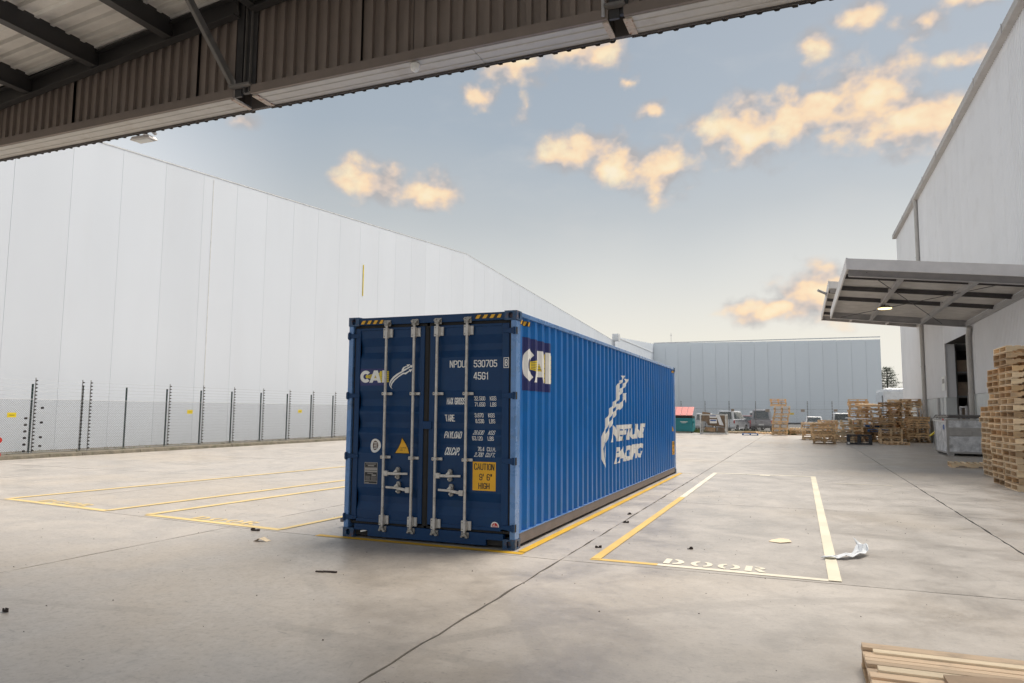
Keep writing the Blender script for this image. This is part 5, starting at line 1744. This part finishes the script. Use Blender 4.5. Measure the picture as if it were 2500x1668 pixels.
def full_pallet(wm):
    if wm in proto:
        return None
    p = bpy.data.objects.new('wooden_pallet', None)
    col.objects.link(p)
    st, db, wb = (m.copy() for m in PM)
    for y in (-.53, 0, .53):
        o = link('stringer', st, wm, p); o.location = (0, y, .018)
    n = 7
    for i in range(n):
        o = link('deck_board', wb if i in (0, n - 1) else db, wm, p); o.location = (-.522 + i * 1.044 / (n - 1), 0, .1185)
    for i in (0, 2, 4):
        o = link('base_board', wb, wm, p); o.location = (-.522 + i * 1.044 / 4, 0, -.0003)
    proto[wm] = p
    return p


def place_full(x, y, z, rz, wm, label, group):
    p = full_pallet(wm)
    if p is None:
        p = copy_tree(proto[wm])
    p.location = (x, y, z)
    p.rotation_euler = (0, 0, rz)
    for k_ in list(p.keys()):
        if k_ in ('label', 'category', 'group'):
            del p[k_]
    tag(p, label, 'pallet', group)
    return p


# three tall stacks at the right edge
stacks = [('the tallest stack at the right edge', 10.60, 11.25, 22, 'pallets in the tallest stack'), ('the middle stack at the right edge', 10.60, 12.40, 19, 'pallets in the middle right stack'), ('the short far stack at the right edge', 10.98, 15.30, 13, 'pallets in the short far right stack')]
for (dsc, sx_, sy_, n, grp) in stacks:
    for i in range(n):
        wm = R_.choice(['wood_new', 'wood_new', 'wood', 'wood', 'wood_old']) if 'short' not in dsc else R_.choice(['wood_new', 'wood_new', 'wood_new', 'wood'])
        if 'tallest' in dsc and i in (6, 7): wm = 'wood_new'
        dx = R_.uniform(-.025, .025) - (.06 if ('tallest' in dsc and i >= n - 3) else 0)
        dyy = R_.uniform(-.02, .02) + (.03 if i >= n - 3 else 0)
        place_full(sx_ + dx, sy_ + dyy, .0005 + i * PH * .992, rad(R_.uniform(-1.2, 1.2)) + (math.pi if R_.random() < .5 else 0), wm, 'pallet %s in %s' % (rank(i, n), dsc), grp)
place_full(10.66, 18.85, .001, rad(-4), 'wood_new', 'single light wooden pallet lying flat in front of the grey steel bin', None)

# near pallet, bottom right, hand built
npal = thing('wooden_pallet', (6.9, -3.4, 0), 'large pale wooden pallet in the bottom right corner of the view', 'pallet', world=True)
x0n, x1n = 5.97, 7.75


def nb(name, x0, x1, y0, y1, z0, z1, m, tilt=0):
    return MB().hexa([(x0, y0, z0), (x1, y0 + tilt, z0), (x1, y1 + tilt, z0), (x0, y1, z0), (x0, y0, z1), (x1, y0 + tilt, z1), (x1, y1 + tilt, z1), (x0, y1, z1)]).obj(name, m, npal, .003)


yy = -2.74
specs = [(.105, 0, 'wood_near', .0), (.075, .05, 'wood_pale', .028), (.07, .0, 'wood_near', .0), (.06, .006, 'wood_near', .0), (.065, .0, 'wood_near', .0), (.09, .05, 'wood_pale', .028), (.09, .005, 'wood_near', .0), (.08, .05, 'wood_near', .0), (.09, .0, 'wood_pale', .0), (.1, .04, 'wood_near', 0), (.1, .03, 'wood_near', 0)]
for (w, gap, m, dz) in specs:
    yy -= gap if gap else .0035
    xs_ = x0n + (.055 if dz else 0) + R_.uniform(0, .006)
    nb('deck_board', xs_, x1n, yy - w, yy, .128 + (.0 if not dz else .006), .15 + (.0 if not dz else .012), m, R_.uniform(-.01, .01))
    yy -= w
yb_ = yy
for xx in (x0n + .002, (x0n + x1n) / 2 - .05, x1n - .1):
    nb('cross_bearer', xx, xx + .095, yb_, -2.742, .107, .127, 'wood_near')
    for yk in (-2.86, -3.3, -3.74):
        nb('block', xx + .003, xx + .09, yk - .0, yk + .1, .020, .1065, 'wood_old')
    nb('base_board', xx, xx + .095, yb_, -2.745, .001, .0195, 'wood')

# flattened carton on the near pallet
o = MB().hexa([(6.36, -3.62, .158), (6.85, -3.62, .158), (6.75, -3.22, .158), (6.36, -3.30, .158), (6.36, -3.62, .185), (6.85, -3.62, .185), (6.75, -3.22, .175), (6.36, -3.30, .175)]).obj('cardboard_box', 'card')
tag(o, 'flattened cardboard with clear tape lying on the nearest pallet', 'cardboard')


# distant heap: each pallet one mesh
def far_pallet_mesh():
    mb = MB()
    for y in (-.55, 0, .55):
        mb.prism(stringer_pts(), lambda a, b, w: (a - .5825, y + w, b + .018), -.02, .02)
    for i in range(6):
        x = -.53 + i * .212
        mb.box(x - .05, x + .05, -.57, .57, .118, .137)
    for i in range(3):
        x = -.53 + i * .53
        mb.box(x - .05, x + .05, -.57, .57, 0, .018)
    return mb.mesh('wooden_pallet')


def far_block_mesh():
    mb = MB()
    for x in (-.53, 0, .53):
        for y in (-.52, 0, .52):
            mb.box(x - .05, x + .05, y - .05, y + .05, .018, .10)
        mb.box(x - .05, x + .05, -.57, .57, .10, .118)
    for i in range(7):
        y = -.52 + i * .1733
        mb.box(-.58, .58, y - .045, y + .045, .118, .137)
    for y in (-.52, 0, .52):
        mb.box(-.58, .58, y - .05, y + .05, 0, .018)
    return mb.mesh('wooden_pallet')


fmA, fmB = far_pallet_mesh(), far_block_mesh()
MC = {}


def fpal(x, y, z, rz, m, which, label, group, rx=0, ry=0):
    k = (which, m)
    if k not in MC:
        me = (fmA if which == 'A' else fmB).copy(); me.materials.append(M[m]); MC[k] = me
    o = bpy.data.objects.new('wooden_pallet', MC[k]); col.objects.link(o)
    o.location = (x, y, z); o.rotation_euler = (rx, ry, rz)
    tag(o, label, 'pallet', group)


def fstack(dsc, x, y, n, mats, z0=0, messy=.03, rot=0, which='AB', off=None, ph=.139, tilt=0):
    z = z0 + .001
    for i in range(n):
        m = R_.choice(mats)
        ox = off(i / max(1, n - 1)) if off else 0
        w = R_.choice(which)
        fpal(x + ox + R_.uniform(-messy, messy), y + R_.uniform(-messy, messy), z, rot + R_.uniform(-messy, messy) * 1.2 + (math.pi / 2 if (w == 'B' and R_.random() < .3) else 0), m, w, 'pallet %s in %s' % (rank(i, n), dsc), 'pallets in ' + dsc, rx=R_.uniform(-tilt, tilt), ry=R_.uniform(-tilt, tilt))
        z += ph + (tilt * .35)


OR, BR, MX = ['wood_new', 'wood_new', 'wood'], ['wood_old', 'wood', 'wood'], ['wood', 'wood_new', 'wood_new']
lean = lambda t: 0 + .05 * t if t < .35 else (.02 + .20 * math.sin((t - .35) * 3.4)) if t < .8 else -.03 - .1 * (t - .8)
fstack('the leaning stack beside the grey pickup', 4.16, 51.9, 20, ['wood', 'wood_new', 'wood'], off=lean, messy=.025)
fstack('the low stack beside the leaning stack', 5.45, 52.6, 4, OR, messy=.05)
fstack('the far left stack of the heap', 6.3, 42.3, 8, MX, messy=.03)
fstack('the front left stack of the heap', 6.86, 36.2, 8, BR, messy=.02)
fstack('the stack behind the front left one', 7.35, 43.9, 9, OR, messy=.08)
fstack('the pale stack by the black plastic pallet', 7.95, 38.9, 5, ['wood_new', 'wood_pale'], messy=.04)
fstack('the stack behind the black plastic pallet', 8.55, 40.2, 9, OR, messy=.08, tilt=.02)
fstack('the tall thin stack at the back of the heap', 9.25, 45.0, 19, MX, messy=.05)
fstack('the tilted stack at the back of the heap', 9.85, 43.6, 15, OR, messy=.09, tilt=.02)
fstack('the tall middle stack of the heap', 11.0, 44.2, 17, ['wood', 'wood_old'], messy=.08, tilt=.012)
fstack('the pale ended stack near the downpipe', 11.75, 46.0, 19, ['wood_new', 'wood_pale', 'wood'], messy=.05)
fstack('the tallest stack beside the far downpipe', 12.2, 44.3, 19, MX, messy=.06)
fstack('the front right stack beside the building', 12.2, 41.6, 11, BR, messy=.07)
fstack('the front middle stack of the heap', 10.42, 38.5, 6, ['wood', 'wood_new'], messy=.02)
fstack('the dark stack behind the front middle one', 10.3, 41.0, 10, BR, messy=.08, tilt=.015)
fstack('the low stack between the blue pallets', 9.35, 41.5, 6, BR, messy=.06)
fpal(10.55, 36.9, .001, rad(2), 'wood', 'B', 'single wooden pallet lying in front of the front middle stack', None)
fpal(9.7, 43.0, 2.16, rad(20), 'wood_new', 'A', 'wooden pallet thrown at an angle on top of the tilted back stack', None, rx=.08)
fpal(9.5, 41.5, .87, rad(4), 'pblue', 'B', 'blue painted pallet on the low stack in the heap', None)
fpal(10.0, 40.3, .62, rad(-6), 'pblue', 'B', 'blue painted pallet poking out behind the front middle stack', None)
fpal(2.1, 49.8, .001, rad(3), 'pblue', 'B', 'weathered blue pallet lying alone on the far concrete', None)
fpal(.7, 54.2, .03, rad(-8), 'wood_pale', 'A', 'pale pallet lying flat below the silver van', None)
fpal(2.9, 53.8, .02, rad(5), 'wood_new', 'A', 'light wooden pallet lying flat below the grey pickup', None)
fpal(1.9, 55.0, .03, rad(14), 'wood', 'A', 'wooden pallet lying flat in the weeds between van and pickup', None)

bp = thing('plastic_pallet', (8.63, 35.9, 0), 'black plastic pallet standing on its edge in front of the heap', 'pallet')
px0, px1, pz1 = 8.0, 9.26, .55
for (a, b, c, d) in ((px0, px1, 0, .09), (px0, px1, pz1 - .09, pz1), (px0, px0 + .17, .09, pz1 - .09), (px1 - .17, px1, .09, pz1 - .09), (8.54, 8.72, .09, pz1 - .09)):
    MB().box(a, b, 35.75, 35.9, c, d).obj('frame_bar', 'plastic', bp, .008)
for z in (.18, .29, .40):
    MB().box(px0 + .17, px1 - .17, 35.80, 35.86, z, z + .03).obj('slat', 'plastic', bp)
MB().box(8.03, 8.15, 35.742, 35.748, .03, .13).obj('paper_label', 'white_vinyl', bp)
pt = thing('plastic_sheet', (9.1, 39.2, 1.25), 'thin white sheet lying on the stack behind the black plastic pallet', 'plastic sheet')
MB().hexa([(8.1, 38.8, 1.40), (9.5, 38.6, 1.36), (9.6, 39.6, 1.38), (8.2, 39.8, 1.43), (8.1, 38.8, 1.42), (9.5, 38.6, 1.37), (9.6, 39.6, 1.395), (8.2, 39.8, 1.46)]).obj('sheet', 'paper', pt)
ys_ = thing('yellow_stand', (11.75, 33, 0), 'folding stand with a yellow top beside the grey steel bin', 'stand')
MB().hexa([(11.62, 32.9, .58), (11.9, 32.9, .78), (11.9, 33.2, .78), (11.62, 33.2, .58), (11.62, 32.9, .64), (11.9, 32.9, .9), (11.9, 33.2, .9), (11.62, 33.2, .64)]).obj('top', 'ysign', ys_, .01)
MB().cyl((11.72, 33, 0), (11.84, 33.05, .72), .012, 6).obj('leg', 'stay', ys_)
MB().cyl((11.98, 33, 0), (11.84, 33.05, .72), .012, 6).obj('leg', 'stay', ys_)

# grey steel bin
gb = thing('steel_bin', (12.0, 27.2, 0), 'mottled grey steel bin with a dark lid under the near canopy', 'bin')
bx0, bx1, by0, by1 = 11.17, 12.92, 25.8, 28.6
MB().box(bx0 + .03, bx1 - .03, by0 + .03, by1 - .03, .14, 1.46).obj('bin_body', 'bin', gb)
for z, h in ((.10, .07), (.80, .34), (1.43, .05)):
    MB().box(bx0, bx1, by0, by0 + .028, z, z + h).obj('frame_band', 'binframe', gb)
for z, h in ((.10, .05), (1.43, .05)):
    MB().box(bx0, bx0 + .028, by0 + .03, by1, z, z + h).obj('frame_band', 'binframe', gb)
for (xx, yk) in ((bx0, by0), (bx1 - .07, by0), (bx0, by1 - .07)):
    MB().box(xx - .006, xx + .07, yk - .006, yk + .07, .06, 1.485).obj('corner_post', 'binframe', gb)
MB().box(bx0 + .12, bx0 + .85, by0 - .05, by0 + .0, .82, 1.02).obj('lift_pocket', 'binframe', gb, .006)
MB().hexa([(bx0 + .03, by0 - .03, 1.52), (bx1, by0 - .03, 1.52), (bx1, by1, 1.52), (bx0 - .05, by1, 1.52), (bx0 + .15, by0 + .1, 1.62), (bx1, by0 + .1, 1.62), (bx1, by1, 1.66), (bx0 + .05, by1, 1.66)]).obj('lid', 'lid', gb)
for k in range(4):
    MB().cyl((bx0 - .04, by0 + .25 + k * .62, 1.54), (bx0 + .1, by0 + .25 + k * .62, 1.60), .05, 10).obj('lid_hinge', 'binframe', gb)
MB().bar((bx0 - .03, by0 - .1, 1.37), (bx0 - .03, by1 + .2, 1.42), .03, .04).obj('side_bar', 'white_vinyl', gb)
MB().box(bx0 - .012, bx0 - .002, by0 + .5, by0 + .8, 1.42, 1.5).obj('red_sticker', 'red_vinyl', gb)
MB().box(bx0 + .015, bx0 + .029, by0 + .6, by0 + .85, 1.05, 1.25).obj('blue_sticker', 'bluelabel', gb)
for (xx, yk) in ((bx0 + .04, by0 + .02), (bx1 - .25, by0 + .02), (bx0 + .04, by1 - .3)):
    MB().box(xx, xx + .2, yk, yk + .2, .0, .1).obj('foot', 'binframe', gb)

# ------------------------------------------------------------------ litter
def crumple(name, pts, z, th, m, label, cat):
    mb = MB()
    n = len(pts)
    vs = []
    for i, (a, b, h) in enumerate(pts):
        vs.append((a, b, z + h))
    for i, (a, b, h) in enumerate(pts):
        vs.append((a, b, z + h + th))
    fs = []
    half = n // 2
    for i in range(half - 1):
        fs.append((i, i + 1, n - 2 - i, n - 1 - i))
        fs.append((n + i, n + n - 1 - i, n + n - 2 - i, n + i + 1))
    for i in range(n):
        fs.append((i, (i + 1) % n, n + (i + 1) % n, n + i))
    o = mb.add(vs, fs).obj(name, m)
    tag(o, label, cat)
    return o


pbm = MB()
rows = [(5.82, .96, 5.86, 1.04, .01), (5.92, .93, 5.98, 1.07, .035), (6.0, .98, 6.02, 1.16, .015), (6.08, 1.03, 6.08, 1.22, .05), (6.15, 1.10, 6.14, 1.30, .02), (6.23, 1.18, 6.18, 1.38, .06), (6.30, 1.30, 6.20, 1.48, .03), (6.34, 1.42, 6.22, 1.58, .07), (6.36, 1.54, 6.20, 1.66, .10)]
NC = 7
pv = []
for ri, (xa, ya, xb_, yb2, hh) in enumerate(rows):
    for ci in range(NC):
        q = ci / (NC - 1)
        pv.append((xa + (xb_ - xa) * q + R_.uniform(-.012, .012), ya + (yb2 - ya) * q + R_.uniform(-.012, .012), .004 + hh * (.35 + .65 * abs(math.sin(q * 4 + ri * 1.7))) + R_.uniform(0, .018) + (.05 * q if ri > 6 else 0)))
pf = [(a * NC + b, a * NC + b + 1, (a + 1) * NC + b + 1, (a + 1) * NC + b) for a in range(len(rows) - 1) for b in range(NC - 1)]
pbm.add(pv, pf)
po = pbm.obj('paper_scrap', 'paper')
so = po.modifiers.new('thickness', 'SOLIDIFY'); so.thickness = .003
tag(po, 'crumpled white paper lying across the right bay line', 'paper')
crumple('cardboard_scrap', [(5.22, 1.90, .002), (5.36, 1.82, .006), (5.50, 1.93, .01), (5.46, 2.06, .02), (5.36, 2.10, .02), (5.25, 2.02, .006)], .001, .004, 'card', 'small flat piece of pale card inside the right bay', 'cardboard').data.materials[0] = M['wood_pale']
crumple('cardboard_scrap', [(-.79, -.78, .0), (-.72, -.76, .035), (-.62, -.74, .0), (-.62, -.66, .0), (-.72, -.66, .04), (-.79, -.70, .0)], .001, .004, 'card', 'small folded scrap of card on the concrete left of the container', 'cardboard').data.materials[0] = M['wood_pale']
for (a, b, l, rz, lb) in ((1.08, -1.86, .2, .2, 'dark flattened stick on the concrete in front of the container door'), (3.30, .58, .07, .5, 'dark brown clump on the concrete left of the right bay corner'), (3.16, 2.7, .08, .1, 'dark twig on the concrete beside the container side'), (3.02, 3.6, .07, .8, 'small dark clump near the yellow line of the container'), (-.4, -4.1, .055, .1, 'small dark chip on the concrete at the lower left'), (4.35, .95, .06, .3, 'tiny brown twig inside the right bay'), (-1.35, -.12, .14, -.1, 'brown sliver on the concrete near the left joint')):
    mb = MB()
    for k in range(6):
        t_ = k / 5
        s = l * .16 * (1.2 - abs(t_ - .5))
        mb.box(-l / 2 + l * t_ * .85, -l / 2 + l * t_ * .85 + l * .3, R_.uniform(-s, 0), R_.uniform(.3, 1) * s, .001, .004 + R_.uniform(.004, .03) * (1 if l < .15 else .4))
    o = mb.obj('ground_debris', 'litter'); o.location = (a, b, 0); o.rotation_euler = (0, 0, rz)
    tag(o, lb, 'debris', 'bits of debris on the concrete')
mb = MB()
for _ in range(900):
    a, b = R_.uniform(-9, 10), R_.uniform(-5.2, 14)
    if -.2 < a < 2.6 and 0 < b < 12.3: continue
    s = R_.uniform(.002, .008)
    mb.add([(a - s, b - s * .6, .001), (a + s, b - s * .5, .001), (a + s * .6, b + s, .001), (a - s * .5, b + s * .5, .001), (a, b, .001 + s * R_.uniform(.5, 1.3))], [(0, 1, 4), (1, 2, 4), (2, 3, 4), (3, 0, 4)])
o = mb.obj('grit', 'litter'); tag(o, 'scattered dark grit on the concrete yard', 'grit', kind='stuff')

wc = thing('wheel_chock', (-.3, .75, 0), 'brown steel block behind the left front corner of the container', 'block')
MB().box(-.48, -.08, .62, .90, .07, .13).obj('top_plate', 'rail_grey', wc, .012)
MB().box(-.43, -.10, .66, .86, 0, .07).obj('base', 'litter', wc, .008)

for o_ in bpy.data.objects:
    if o_.parent is None and o_.type == 'MESH' and 'kind' not in o_ and 'label' not in o_:
        print('UNTAGGED', o_.name)
